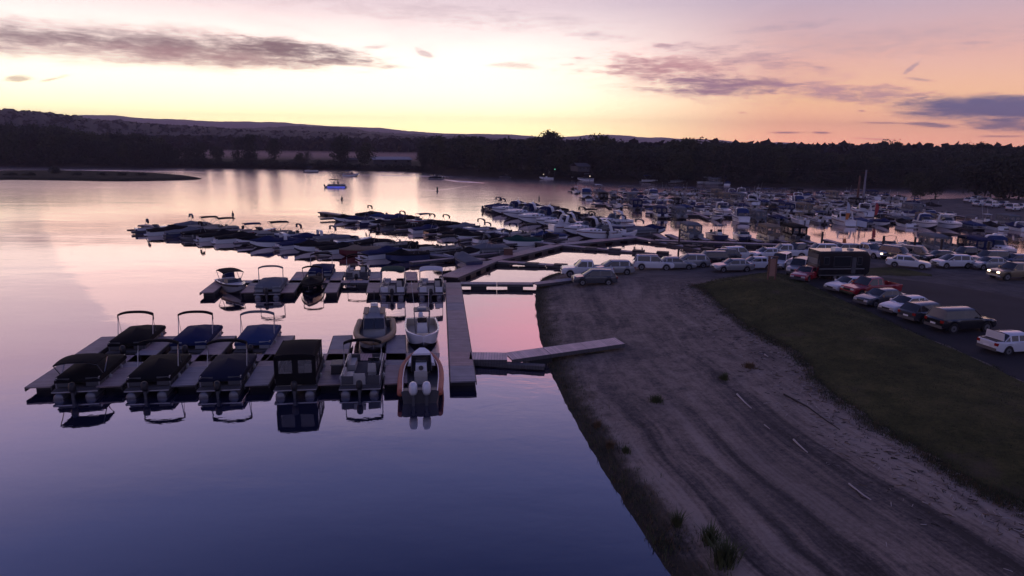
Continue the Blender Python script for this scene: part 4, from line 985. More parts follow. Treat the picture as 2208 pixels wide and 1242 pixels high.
A0, A1 = pb, G(306, 485, .5); B0, B1 = pc, G(692, 457, .5); C0, C1 = pd_, G(1105, 446, .5)
dock('mooring_dock', A0, A1, 1.5, 'long dock at left packed on both sides with covered speedboats', sec=4, fingers=((235, 5), (55, 5)))
dock('mooring_dock', B0, B1, 1.5, 'middle long dock of moored boats between covered speedboats and the cruisers', sec=4, fingers=((235, 5), (55, 5)))
dock('mooring_dock', C0, C1, 1.6, 'dock with the row of large white cabin cruisers', sec=4, fingers=((244, 5), (64, 5)))
M0, M1 = G(1413, 517, .55), G(1885, 534, .55); M2 = G(2260, 556, .55)
dock('mooring_dock', M0, M1, 1.5, 'straight dock running right from the cruisers behind the parked cars', sec=4)
dock('mooring_dock', M1, M2, 1.5, 'right end of the straight dock behind the parked cars', sec=4)

# ------------------------------------------------------------------ boat prototypes
with proto_mode():
    PB = {}
    for key, kw in dict(
        black_cov=dict(cover='canvas_black', top='folded', topm='canvas_black', fence='dark_grey'),
        navy_cov=dict(cover='canvas_navy', top='folded', topm='canvas_black', fence='grey'),
        blue_cov=dict(cover='canvas_blue', top='folded', topm='canvas_grey', fence='grey'),
        grey_cov=dict(cover='canvas_grey', top='folded', topm='canvas_grey', fence='grey'),
        black_low=dict(cover='canvas_black', top='low', topm='canvas_black', fence='dark_grey'),
        black_flat=dict(cover='canvas_black', top=None, fence='dark_grey'),
        dark_flat=dict(cover='canvas_dark', top='folded', topm='canvas_black', fence='dark_grey'),
        navy_flat=dict(cover='canvas_navy', top='folded', topm='canvas_navy', fence='grey'),
        enclosed=dict(enclosure='canvas_black', fence='dark_grey'),
        enclosed_grey=dict(enclosure='canvas_grey', fence='grey'),
        enclosed_tan=dict(enclosure='canvas_tan', fence='cream'),
        enclosed_navy=dict(enclosure='canvas_navy', fence='white'),
        open_bare=dict(top='folded', topm='canvas_black', fence='dark_grey', stripe='grey'),
        open_green=dict(top='open', topm='canvas_green', fence='white', stripe='teal'),
        open_navy=dict(top='open', topm='canvas_navy', fence='white', stripe='navy'),
        open_tan=dict(top='open', topm='canvas_tan', fence='cream', stripe='tan'),
        open_black=dict(top='open', topm='canvas_black', fence='grey', stripe='black'),
        open_blue=dict(top='open', topm='canvas_blue', fence='white', stripe='navy'),
        open_red=dict(top='open', topm='canvas_red', fence='white', stripe='maroon'),
        open_white=dict(top='open', topm='canvas_white', fence='white', stripe='grey'),
    ).items(): PB[key] = pontoon_boat(**kw)
    SB = dict(
        black=speedboat(hull='white', cover='canvas_black', stripe='black'), navy=speedboat(hull='white', cover='canvas_navy', stripe='navy'),
        blue=speedboat(hull='white', cover='canvas_blue', stripe='navy'), grey=speedboat(hull='navy', cover='canvas_grey', stripe='grey'),
        dark=speedboat(hull='gloss_black', cover='canvas_black', top='folded'), green=speedboat(hull='white', cover='canvas_green', stripe='teal', motor='black'),
        tan=speedboat(hull='maroon', cover='canvas_tan'), redc=speedboat(hull='white', cover='canvas_red', stripe='red'),
        tower=speedboat(hull='gloss_black', cover='canvas_black', tower='aluminium'), towerw=speedboat(hull='white', stripe='navy', tower='dark_grey'),
        openw=speedboat(hull='white', stripe='navy', motor='black'), bim=speedboat(hull='white', stripe='red', top='open', topm='canvas_navy'),
        bimb=speedboat(hull='grey', stripe='black', top='open', topm='canvas_black', motor='black'), navyo=speedboat(hull='navy', stripe='white', top='folded', topm='canvas_navy'),
        archb=speedboat(hull='white', stripe='navy', arch=True, cover='canvas_navy', L=7), hullblue=speedboat(hull='navy', cover='canvas_black', motor='black', top='folded'))
    CB = dict(navy=cruiser(), black=cruiser(canvas='canvas_black', stripe='black', L=8.4), open_=cruiser(encl=False, stripe='maroon', L=8.6), hard=cruiser(encl=False, hard=True, stripe='navy', L=9.6, B=3.1), blue=cruiser(canvas='canvas_blue', stripe='navy', L=7.8, B=2.8), dark=cruiser(hull='navy', canvas='canvas_black', stripe='white', L=8.2))
    KB = dict(white=console_boat(), blue=console_boat(hull='navy', topm='canvas_navy', motor='black'), plain=console_boat(hull='grey', ttop=False, mast=False, motor='black', L=5.4, B=2.1),
              whiteopen=console_boat(ttop=False, L=6, motor='black'),
              rescue=console_boat(name='rescue_boat', L=8.2, B=2.6, hull='white', collar='orange', twin=True, ttop=False, mast=False, motor='white'),
              patrol=console_boat(name='patrol_boat', L=7.2, B=2.7, hull='grey', collar='tan', twin=True, ttop=False, mast=False, cabin=True, motor='black'),
              cc=console_boat(L=6.6, B=2.7, topm='dark_grey'))
KINDW = {}
def reg(d, names, cat):
    for k, v in names.items(): KINDW[d[k].name] = (v, cat)
reg(PB, dict(dark_flat='dark navy covered pontoon boat', black_cov='black covered pontoon boat', navy_cov='navy covered pontoon boat', blue_cov='blue covered pontoon boat', grey_cov='grey covered pontoon boat', black_low='black pontoon boat', black_flat='black covered pontoon boat', navy_flat='navy covered pontoon boat', enclosed='black canvas enclosed pontoon boat', enclosed_grey='grey canvas enclosed pontoon boat', enclosed_tan='tan canvas enclosed pontoon boat', enclosed_navy='navy canvas enclosed pontoon boat', open_bare='uncovered grey pontoon boat', open_green='green topped pontoon boat', open_navy='navy topped pontoon boat', open_tan='tan topped pontoon boat', open_black='black topped pontoon boat', open_blue='blue topped pontoon boat', open_red='red topped pontoon boat', open_white='white topped pontoon boat'), 'pontoon boat')
reg(SB, dict(black='white speedboat under black cover', navy='white speedboat under navy cover', blue='white speedboat under blue cover', grey='navy speedboat under grey cover', dark='black covered speedboat', green='white speedboat under green cover', tan='maroon speedboat under tan cover', redc='white speedboat under red cover', tower='black speedboat with tower', towerw='open white speedboat with tower', openw='open white speedboat', bim='white speedboat with navy top', bimb='grey speedboat with black top', navyo='open navy speedboat', archb='white speedboat with white arch', hullblue='navy covered speedboat'), 'speedboat')
reg(CB, dict(navy='white cruiser with navy canvas', black='white cruiser with black canvas', open_='open white cabin cruiser', hard='white cruiser with hard top', blue='white cruiser with blue canvas', dark='navy cruiser with black canvas'), 'cabin cruiser')
reg(KB, dict(white='white console boat with top', blue='navy console boat with top', plain='small grey open boat', whiteopen='white open console boat', rescue='rescue boat', patrol='patrol boat', cc='console boat'), 'motorboat')

def moor(proto, xy, azi, label, group=None, s=1, cat=None):
    return place(proto, (xy[0], xy[1], 0), az(azi), label, cat or KINDW[proto.name][1], group, s)
# front row: sterns towards the camera, then the far side of the same walkway with bows towards it
g = 'boats moored in the front row of fingers'
um = lambda i: (fu[i]+fu[i+1])/2
SHORT = (.97, .78, .97)
def short(o): o.scale = SHORT; return o
moor(KB['rescue'], row(-2.3, -3.6), AZ1+3, 'rescue boat with orange side collars and two big white outboards', g, cat='rescue boat', s=.92)
short(moor(PB['open_bare'], row(-5.95, -3.35), AZ1+2, 'uncovered dark grey pontoon boat between black canvas pontoon and rescue boat', g))
short(moor(PB['enclosed'], row(-9.85, -3.4), AZ1, 'pontoon boat fully enclosed in black canvas with clear windows, front row', g))
short(moor(PB['dark_flat'], row(-14.3, -3.3), AZ1, 'dark navy covered pontoon boat just left of the black canvas enclosed one', g))
short(moor(PB['black_cov'], row(-18.5, -3.25), AZ1-1, 'black covered pontoon boat with raised arch, second from the left in front row', g))
short(moor(PB['black_low'], row(-22.6, -3.3), AZ1-2, 'black pontoon boat with low dark canopy, far left of the front row', g))
short(moor(PB['black_cov'], row(-22.5, 4.2), AZ1-1, 'black covered pontoon boat with raised arch behind the low canopy pontoon', g))
short(moor(PB['navy_cov'], row(-18.3, 4.2), AZ1, 'navy covered pontoon boat with raised arch, middle of the three arches', g))
short(moor(PB['blue_cov'], row(-13.9, 4.2), AZ1, 'blue covered pontoon boat with raised arch, rightmost of the three arches', g))
moor(KB['patrol'], row(-5.5, 5.6), AZ1+180, 'small patrol boat with tan collar, dark cabin windows and a radar mast', g, cat='patrol boat', s=1.0)
moor(KB['cc'], row(-1.9, 6.3), AZ1+180, 'white center console boat with small hard top beside the main dock', g)
g = 'boats moored in the second row of fingers'
r2 = lambda u, v: row(u, v, O2)
short(moor(PB['open_white'], r2(-1.7, -3.2), AZ1+4, 'pontoon boat under a white canopy right beside the main dock', g))
short(moor(PB['open_green'], r2(-5.5, -3.2), AZ1+3, 'pontoon boat under a dark green canopy in the second row', g))
moor(SB['dark'], r2(-13.8, -1.6), AZ1+180, 'black covered speedboat with pale rim between two fingers of second row', g, .9)
short(moor(PB['grey_cov'], r2(-17.6, -3.0), AZ1, 'grey covered pontoon boat, second from the left in second row', g))
moor(SB['bimb'], r2(-21.6, -1.9), AZ1+150, 'grey speedboat under black top at the left end of second row', g, .9)
short(moor(PB['navy_cov'], r2(-13.5, 5.2), AZ1, 'blue peaked cover pontoon boat on the far side of second walkway', g))
short(moor(PB['open_bare'], r2(-9.5, 4.6), AZ1, 'open pontoon boat with bare seats on the far side of second walkway', g))
moor(SB['grey'], G(1003, 572)[:2], -25, 'speedboat with grey cover moored alone by the broad diagonal dock', None)
moor(PB['grey_cov'], G(1048, 549)[:2], 70, 'grey covered pontoon boat at the corner where three docks meet', None)
b = MB(); b.box(-.6, .6, -.45, .45, .55, 1.35, 'post_wood', .02); b.box(-.66, .66, -.5, .5, 1.35, 1.42, 'plank_dark'); o = b.build('dock_box'); o.location = (G(1096, 549, .55).x, G(1096, 549, .55).y, 0); tag(o, 'brown wooden dock box at the corner of the diagonal dock', 'box')
b = MB(); b.box(-.35, .35, -.5, .5, .56, 1.15, 'black', .03); b.box(-.38, .38, -.53, .53, 1.15, 1.22, 'dark_grey', .02); o = b.build('dock_locker'); p = row(fu[1]+.3, -3.2); o.location = (p[0], p[1], 0); o.rotation_euler.z = az(AZ1); tag(o, 'black locker standing on a front row finger dock', 'locker')
b = MB(); b.box(-.5, .5, -.4, .4, .56, 1.2, 'canvas_navy', .04); b.box(-.45, .45, -.35, .35, 1.2, 1.27, 'canvas_navy'); o = b.build('dock_locker'); p = r2(-22.9, 1.9); o.location = (p[0], p[1], 0); tag(o, 'dark blue locker at the left end of the second walkway', 'locker')

WORDS = {}
def dock_row(p, q, azi, start, step, side, picks, where, group, jit=3, skip=.06, end=None, off=.9, scale=(.95, 1.07), from_left=True, flipmix=.5):
    """boats along one side of a dock, side = azimuth from the dock to the boats"""
    p = Vector(p[:2]); q = Vector(q[:2]); d = (q-p); L = d.length; d.normalize(); sd = Vector((math.sin(R(side)), math.cos(R(side))))
    t = start; out = []
    while t < (end or L):
        if random.random() > skip:
            pr = random.choices([a for a, _ in picks], [w_ for _, w_ in picks])[0]; s = random.uniform(*scale)
            dims = 3.4*s if 'cruiser' not in pr.name else 4.4*s
            c = p+d*t+sd*(dims+off); out.append((c, pr, s))
        t += step
    if (out[0][0].x > out[-1][0].x) == from_left: out.reverse()
    for i, (c, pr, s) in enumerate(out):
        base = side+180 if random.random() > flipmix else side
        moor(pr, c, base+random.uniform(-jit, jit), f'{KINDW[pr.name][0]}, {ORD[i]} from left, {where}', group, s)
def W(d, **k): return [(d[a], w_) for a, w_ in k.items()]
covs = W(SB, black=5, navy=3, blue=1.5, grey=2, dark=4, tan=1, tower=2, hullblue=3, archb=1.2, openw=.8, navyo=1.5, towerw=.6) + W(PB, black_flat=2, black_cov=1.2, grey_cov=1, open_black=.5)
random.seed(21)
tops = W(PB, open_black=5, open_tan=1, black_cov=2) + W(SB, bimb=6, bim=1, navyo=2, dark=2)
dock_row(A0, A1, 0, 9, 3.9, 235, covs, 'near side of left long dock', 'boats along the left long dock', end=62, off=.35, scale=(.86, .98))
dock_row(A0, A1, 0, 7, 3.9, 55, tops + tops + covs, 'far side of left long dock', 'boats along the left long dock', end=62, off=.3, scale=(.84, .96))
dock_row(B0, B1, 0, 7, 3.8, 235, covs + W(CB, blue=1), 'near side of middle long dock', 'boats along the middle long dock', end=50, off=.3, scale=(.8, .92))
dock_row(B0, B1, 0, 6, 3.8, 55, tops + tops + covs, 'far side of middle long dock', 'boats along the middle long dock', end=52, off=.3, scale=(.84, .96))
dock_row(C0, C1, 0, 5, 4.5, 244, W(CB, navy=3, black=2, open_=4, hard=2, blue=2), 'near side of cruiser dock', 'boats along the cruiser dock', end=48, skip=0, flipmix=.85, jit=7, scale=(.85, 1.12), off=.2)
dock_row(C0, C1, 0, 5, 4.0, 64, covs + W(CB, open_=2) + W(PB, open_black=3, open_navy=2, grey_cov=1.5), 'far side of cruiser dock', 'boats along the cruiser dock', end=52)
dock_row(C0, C1, 0, 49.5, 3.4, 244, W(PB, grey_cov=1, open_navy=1, navy_flat=1), 'near side outer end of cruiser dock', 'boats along the cruiser dock', end=56, skip=0)
# single boats round the cruiser dock's root
moor(SB['green'], G(1125, 529)[:2], 245, 'white speedboat under a dark green cover near the diagonal dock', None)
moor(SB['blue'], G(1180, 519)[:2], 240, 'white speedboat under blue cover behind the green covered one', None)
moor(SB['dark'], G(1300, 508)[:2], 262, 'long black covered speedboat in front of the white cruisers', None)
moor(KB['whiteopen'], G(1343, 512)[:2], 60, 'small white open boat tied at the root of the cruiser dock', None)
moor(SB['navy'], G(1395, 503)[:2], 100, 'white speedboat under navy cover right of the cruisers', None)
# straight dock behind the parked cars
g = 'boats moored along the straight dock behind the cars'
for x, y, pr, a_, lb in ((1499, 519, PB['enclosed_grey'], 180, 'pontoon boat in pale grey canvas, leftmost on the straight dock'), (1560, 522, KB['blue'], 175, 'dark console boat with its top up beside the grey canvas pontoon'),
                         (1614, 523, SB['navyo'], 185, 'dark open speedboat with a raised arch, third on straight dock'), (1673, 524, PB['enclosed_tan'], 182, 'pontoon boat in tan canvas, left of the largest dark canvas boat'), (1726, 523, PB['enclosed'], 178, 'pontoon boat in dark canvas standing tallest on the straight dock'),
                         (1898, 546, KB['whiteopen'], 200, 'white open boat with pilings beside it behind the parked cars'), (1935, 545, SB['towerw'], 170, 'white speedboat with tower behind the gold SUV'), (1990, 547, SB['openw'], 190, 'open white speedboat right of the one with a tower'),
                         (2040, 549, PB['enclosed_grey'], 185, 'grey canvas pontoon boat with a small lamp behind the car park'), (2078, 552, PB['open_black'], 180, 'black topped pontoon boat behind the dark van'), (2130, 556, PB['enclosed_navy'], 182, 'navy canvas pontoon boat near the right edge behind cars'), (2180, 560, CB['blue'], 185, 'white cruiser with blue canvas at the right edge behind cars')):
    p = G(x, y); moor(pr, (p.x, p.y+2.6), a_, lb, g)
for i, (x, y) in enumerate(((1440, 517), (1470, 518), (1530, 520), (1588, 522), (1645, 523), (1700, 524), (1760, 526), (1830, 530))):
    p = G(x, y, .5); dock('finger_dock', (p.x, p.y+.9), (p.x-.6, p.y+7), 1.1, f'{ORD[i]} finger from the left on the straight dock behind the cars', 'finger dock', 'finger docks off the straight dock')
# the big marina on the right
mar = W(PB, open_navy=3, open_blue=2, open_black=3, open_tan=1, open_red=.5, open_white=1.5, black_flat=1, grey_cov=2, navy_flat=2, enclosed=1.3, enclosed_grey=2, enclosed_navy=2, enclosed_tan=.7, blue_cov=1) + W(SB, black=2, navy=2, blue=2, dark=1, bim=2, bimb=1, towerw=1.5, openw=2, archb=1.5, redc=.3) + W(KB, white=2.5, blue=1.2, plain=1, whiteopen=1.5) + W(CB, open_=1, blue=.8)
random.seed(33)
rows4 = [((1392, 459), (2215, 487), 'nearest', 3.95), ((1275, 440), (2060, 461), 'second', 3.9), ((1248, 426), (1990, 441), 'third', 3.9), ((1224, 412), (1945, 425), 'farthest', 3.9)]
for (x0, y0), (x1, y1), nm, st in rows4:
    p, q_ = G(x0, y0, .5), G(x1, y1, .5); L = (Vector(q_[:2])-Vector(p[:2])).length
    dock('mooring_dock', p, q_, 1.5, f'{nm} long dock of the big marina at right, boats on both sides', 'dock', 'long docks of the big marina', sec=6, fingers=((180, 4), (0, 4)), fl=2)
    mm = mar if nm != 'nearest' else mar + W(CB, navy=2, open_=3, hard=2, blue=2) + W(KB, white=4)
    if nm in ('nearest', 'second'): mm = mm + W(SB, openw=3, archb=2)
    for side, sn in ((180, 'near'), (0, 'far')):
        dock_row(p, q_, 0, 2.3, st, side, mm, f'{sn} side of {nm} marina dock', 'boats in the big marina at right', jit=3, skip=.09, off=.95, scale=(.85, .97))

# ------------------------------------------------------------------ boats under way and on the far shore
def people_on(x, y, n, lb, dx=.6, z=.5, pose='stand'):
    for k in range(n):
        p = G(x, y); person((p.x+(k-(n-1)/2)*dx, p.y+random.uniform(-.4, .4), z), random.uniform(-1, 1), f'{lb}, {ORD[k]} from the left' if n > 1 else lb, pose, 'shirt' if k % 2 else 'shirt_light')
bm_ = moor(PB['open_black'], G(725, 405)[:2], 80, 'pontoon boat glowing with blue underside lights on open water', None)
b = MB(); b.box(-1.3, 1.3, -2.8, 2.9, .28, .37, 'blue_glow'); o = b.build('light_strip', bm_)
moor(PB['open_navy'], G(671, 372)[:2], 95, 'small pontoon boat far off, left of the other distant river boats', None)
moor(SB['bim'], G(757, 380)[:2], 95, 'small speedboat with passengers right of the blue glowing boat', None, 1.1)
moor(SB['openw'], G(824, 367)[:2], 110, 'small pale boat near the far shore under the long barn', None)
moor(PB['black_flat'], G(940, 387)[:2], 268, 'crowded pontoon boat towing a wake in mid river', None, .9)
moor(SB['dark'], G(1088, 383)[:2], 250, 'tiny dark boat near the far bank right of the sandy ramp', None, .8)
moor(KB['whiteopen'], G(1178, 387)[:2], 265, 'tiny boat with a light close to the far bank', None)
people_on(757, 380, 2, 'person sitting in the small speedboat on the river', .9, .5, 'sit')
people_on(725, 405, 2, 'person aboard the blue glowing pontoon boat', 1.2, .5)
for k in range(5):
    p = G(932+k*5.5, 387); person((p.x, p.y, .52), random.uniform(-2, 2), f'person on the crowded mid river pontoon boat, {ORD[k]} from the left', 'stand' if k % 2 else 'sit', 'shirt_light' if k % 3 else 'shirt')
p = G(504, 489); person((p.x, p.y, 1.0), 2.6, 'person standing in dark clothes on a boat of the left long dock')
p = G(1079, 443); person((p.x, p.y, 1.2), 2.2, 'person sitting on a pontoon boat at the outer end of cruiser dock', 'sit')
p = G(1162, 449); person((p.x, p.y, 1.3), 1.0, 'person standing behind the first large white cruiser')
p = G(738, 449); person((p.x, p.y, 1.0), 1.0, 'person standing among boats near the outer end of middle dock')
p = G(1985, 534, .55); person((p.x, p.y, .56), 2.0, 'person standing on the straight dock behind the parked cars')
b = MB(); b.cyl((0, 0, .55), .22, 1.3, 'canvas_green', 'Z', 10); b.loft([[(r*math.cos(t), r*math.sin(t), z) for t in [2*PI*k/10 for k in range(10)]] for r, z in ((.22, 1.2), (.12, 1.45), (.03, 1.5))], 'dark_grey'); b.cyl((0, 0, .05), .45, .3, 'dark_grey', 'Z', 12)
o = b.build('buoy'); p = G(943, 413); o.location = p; tag(o, 'small channel buoy alone in the middle of the river', 'buoy')
g = 'boats tied up along the far bank'
for i, (x, y, pr) in enumerate(((1193, 384, PB['open_white']), (1246, 388, PB['open_navy']), (1262, 391, SB['openw']), (1275, 389, PB['enclosed_grey']), (1292, 390, PB['open_tan']), (1368, 393, PB['open_white']), (1385, 394, KB['white']), (1399, 395, PB['open_blue']), (1461, 397, PB['grey_cov']), (1520, 399, PB['open_white']), (1536, 400, PB['enclosed_grey']), (1552, 400, PB['open_blue']), (1568, 401, SB['blue']))):
    p = G(x, y-1); moor(pr, (p.x, p.y), random.choice((85, 95, 265, 20)), f'{KINDW[pr.name][0]} at the far bank, {ORD[i]} from left', g, 1.1)


b = MB(); b.tube([(-2.0, 0, .02), (-.6, .15, .12), (.8, 0, .06), (2.1, -.2, .0)], .12, 'bark', 7, .05); b.tube([(.4, 0, .1), (.9, .3, .35)], .05, 'bark', 5, .02); o = b.build('floating_log'); o.location = G(300, 497); tag(o, 'dark log floating alone on the water at left', 'log')
# wakes: long low ridges on the water behind the moving boats
def wake(P, wdt, amp, nr, label=None):
    P = crom(P, 10); n = len(P); v = []; f = []; m = nr*6
    for i, (x, y) in enumerate(P):
        a = P[max(0, i-1)]; c_ = P[min(n-1, i+1)]; tx, ty = c_[0]-a[0], c_[1]-a[1]; l = math.hypot(tx, ty); nx, ny = -ty/l, tx/l; t = i/(n-1)
        ww = wdt*(.25+.75*t); fade = math.sin(PI*min(1, max(0, t)))**.5
        for k in range(m+1):
            s_ = k/m*2-1; z = .012+amp*fade*(1+math.cos(s_*PI*nr))*.5*(1-abs(s_))
            v.append((x+nx*s_*ww, y+ny*s_*ww, z-.02*(abs(s_) > .98)))
    for i in range(n-1):
        for k in range(m): a = i*(m+1)+k; f.append((a, a+1, a+m+2, a+m+1))
    me = bpy.data.meshes.new('wake'); me.from_pydata(v, [], f); me.materials.append(MATS['river_water']); me.polygons.foreach_set('use_smooth', [True]*len(f))
    o = bpy.data.objects.new('wake', me); col.objects.link(o); o['kind'] = 'structure'
wake(px([(952, 387), (985, 391), (1015, 393), (1045, 395)]), 4, .28, 3)
wake(px([(1045, 394), (1000, 402), (960, 408), (900, 412)]), 3.5, .10, 2)
wake(px([(770, 377), (860, 379), (980, 381), (1080, 384)]), 2.0, .12, 2)
wake(px([(1180, 389), (1240, 394), (1330, 399), (1450, 404), (1600, 408)]), 3, .12, 2)
wake(px([(1190, 389), (1230, 398), (1290, 406)]), 3, .10, 2)
wake(px([(100, 366), (250, 368), (420, 371), (560, 375)]), 2.5, .12, 2)

# ------------------------------------------------------------------ parked cars
with proto_mode():
    CAR = {}
    def C_(k, **kw):
        key = k+'_'+kw.get('paint', 'paint_white')[6:]+('_lit' if kw.get('lit') else '')+('_rack' if kw.get('rack') else '')+('_trunk' if kw.get('trunk') else '')
        CAR[key] = car({'sedan': 'parked_car', 'suv': 'parked_suv', 'pickup': 'pickup_truck', 'wagon': 'parked_hatchback'}[k], k, **kw)
    for k in ('sedan', 'suv', 'pickup'):
        for p_ in ('white', 'silver', 'charcoal', 'black'): C_(k, paint='paint_'+p_)
    C_('wagon', paint='paint_charcoal'); C_('wagon', paint='paint_silver'); C_('wagon', paint='paint_white'); C_('suv', paint='paint_white', rack=True); C_('pickup', paint='paint_red'); C_('sedan', paint='paint_red'); C_('suv', paint='paint_gold')
    C_('pickup', paint='paint_white', lit=True); C_('pickup', paint='paint_gold', lit=True); C_('sedan', paint='paint_blue'); C_('sedan', paint='paint_white', trunk=True); C_('suv', paint='paint_red')
def park(key, x, y, azi, label, group=None, s=1.0):
    p = T(x, y); o = place(CAR[key], (p.x, p.y, p.z+.02), az(azi), label, {'sedan': 'car', 'suv': 'SUV', 'pickup': 'pickup truck', 'wagon': 'car'}[key.split('_')[0]], group, s); return o
g = 'vehicles parked along the shore by the docks'
park('pickup_white', 1265, 596, 268, 'white pickup truck facing left beside the shore gangway', g)
park('wagon_silver', 1322, 591, 262, 'pale SUV parked behind the white pickup, facing left', g)
park('wagon_charcoal', 1281, 613, 266, 'dark SUV facing left in front of the white pickup', g)
park('suv_white_rack', 1408, 581, 96, 'boxy white SUV with roof rack, facing right', g)
park('sedan_silver', 1455, 580, 88, 'silver car tucked behind the boxy white SUV', g)
park('wagon_silver', 1487, 576, 265, 'silver crossover between the silver car and a dark SUV', g)
park('suv_black', 1527, 572, 262, 'black SUV right of the silver crossover', g)
park('wagon_charcoal', 1555, 563, 262, 'charcoal car just behind the black SUV', g)
park('suv_white', 1590, 560, 75, 'white SUV at the shore, rear towards the camera', g)
park('sedan_white', 1650, 558, 255, 'white sedan at the shore, left of the white crew pickup', g)
park('pickup_white', 1693, 556, 268, 'white crew pickup at the shore, behind the small white cars', g)
park('pickup_charcoal', 1722, 553, 250, 'dark reddish pickup tail behind the black trailer', g)
park('suv_white', 1765, 553, 266, 'white SUV directly behind the black camping trailer', g)
park('suv_silver', 1815, 553, 262, 'silver SUV left of the pickup with lit headlights', g)
park('pickup_white_lit', 1868, 554, 160, 'white pickup with both headlights lit, facing the camera', g)
park('suv_charcoal', 1935, 560, 150, 'charcoal SUV right of the pickup with lit headlights', g)
park('suv_gold', 1978, 560, 140, 'gold SUV behind the docks in the car park', g)
park('sedan_black', 2022, 564, 265, 'black rounded sedan right of the gold SUV', g)
park('pickup_black', 2085, 562, 265, 'large black pickup in the car park near the canvas pontoon boats', g)
park('suv_charcoal', 2130, 570, 262, 'charcoal SUV second from the right edge by the docks', g)
park('sedan_blue', 2185, 572, 262, 'dark blue sedan at the right edge by the docks', g)
g = 'cars parked in the middle of the landing'
park('sedan_silver', 1578, 585, 262, 'low silver sedan half hidden behind the grassy mound', g)
park('sedan_white', 1625, 580, 262, 'white sedan half hidden behind the mound, left of wooden sign', g)
park('suv_white', 1682, 577, 215, 'white SUV behind the brown wooden sign post', g)
park('sedan_white', 1957, 577, 120, 'pale coupe at the edge of the grass island', g)
park('wagon_white', 2052, 577, 265, 'small white hatchback alone right of the grass island', g)
park('sedan_silver', 2130, 580, 262, 'silver sedan behind the gold pickup with a lit headlight', g)
park('pickup_gold_lit', 2190, 602, 262, 'gold pickup with a lit headlight, cut by the right edge', g)
g = 'vehicles parked nose in along the lawn'
park('suv_silver', 1722, 590, 215, 'silver SUV tail just left of the black camping trailer', g)
park('sedan_red', 1738, 603, 225, 'red car nose poking out left of the black camping trailer', g)
park('sedan_white', 1828, 628, 250, 'white car squeezed between the trailer and the red pickup', g)
park('pickup_red', 1876, 638, 252, 'bright red pickup truck with its nose to the lawn', g)
park('sedan_charcoal', 1896, 657, 250, 'dark blue grey sedan between red pickup and white sedan', g)
park('sedan_white', 1952, 674, 250, 'clean white sedan with its nose to the lawn', g)
park('wagon_charcoal', 1998, 692, 72, 'grey hatchback tail between the white sedan and black SUV', g)
park('suv_black', 2068, 712, 78, 'large black SUV, tail to the lawn, nearest complete vehicle', g, 1.05)
park('sedan_white_trunk', 2185, 758, 78, 'white car with its trunk lid raised, nearest the right edge', g)
g = 'cars parked on the far sand bank'
for i, (x, y, k) in enumerate(((2092, 437, 'sedan_white'), (2108, 436, 'suv_silver'), (2128, 437, 'sedan_silver'), (2112, 445, 'sedan_white'), (2140, 448, 'suv_white'), (2166, 446, 'sedan_silver'), (2185, 455, 'suv_white'), (2204, 452, 'sedan_white'))):
    p = G(x, y, .9); place(CAR[k], (p.x, p.y, .95), az(60), f'pale car on the far sand bank, {ORD[i]} from the left', 'car', g)

# black camping trailer
t = MB(); Lx = 7.2
t.loft([[(x, y, .5), (x, y, 2.2), (x*.97, y, 3.05), (x*.9, y, 3.15), (-x*.9, y, 3.15), (-x*.97, y, 3.05), (-x, y, 2.2), (-x, y, .5)] for y, x in ((-3.6, 1.25), (2.9, 1.25), (3.6, 1.2))] + [[(x_, 4.2, z) for x_, z in ((1.15, .9), (1.15, 2.0), (1.1, 2.6), (1.0, 2.7), (-1.0, 2.7), (-1.1, 2.6), (-1.15, 2.0), (-1.15, .9))]], 'gloss_black')
root = empty('camping_trailer'); t.build('body', root)
for sx in (-1, 1):
    for (a, b_, z0, z1) in ((-2.9, -2.2, 1.75, 2.5), (-1.4, 1.1, 1.55, 2.55), (2.2, 2.8, 1.75, 2.5)):
        w_ = MB(); w_.box(sx*1.255-.02, sx*1.255+.02, a-.06, b_+.06, z0-.06, z1+.06, 'dark_grey'); fr = w_.build('window', root)
        w_ = MB(); w_.box(sx*1.275-.012, sx*1.275+.012, a, b_, z0, z1, 'glass'); w_.build('pane', fr)
    w_ = MB(); w_.box(sx*1.262-.015, sx*1.262+.015, -3.55, 3.3, 1.22, 1.32, 'aluminium'); w_.box(sx*1.262-.015, sx*1.262+.015, -3.55, 3.3, .55, .62, 'aluminium'); w_.build('trim_strip', root)
    for y in (-1.0, -.15):
        w_ = MB(); w_.cyl((sx*1.08, y, .38), .38, .26, 'rubber', 'X', 16); wh = w_.build('wheel', root); w_ = MB(); w_.cyl((sx*1.22, y, .38), .22, .03, 'aluminium', 'X', 10); w_.build('rim', wh)
w_ = MB(); w_.box(1.27, 1.30, 1.3, 1.95, .75, 2.5, 'dark_grey'); w_.build('door', root)
w_ = MB(); w_.box(-.95, .95, -3.66, -3.6, .7, 2.8, 'dark_grey'); w_.box(-.9, .9, -3.69, -3.65, 1.7, 2.3, 'aluminium'); w_.box(-1.1, -.98, -3.68, -3.6, 1.0, 1.4, 'tail_red'); w_.box(.98, 1.1, -3.68, -3.6, 1.0, 1.4, 'tail_red'); w_.build('rear_panel', root)
w_ = MB(); w_.box(-.45, .45, -.8, .3, 3.15, 3.4, 'white', .06); w_.box(-.3, .3, 1.6, 2.2, 3.15, 3.27, 'grey', .04); w_.build('roof_unit', root)
w_ = MB(); w_.tube([(-.5, 3.9, .6), (0, 5.2, .55)], .06, 'black'); w_.tube([(.5, 3.9, .6), (0, 5.2, .55)], .06, 'black'); w_.tube([(0, 4.8, .02), (0, 4.8, .6)], .05, 'aluminium'); w_.build('hitch', root)
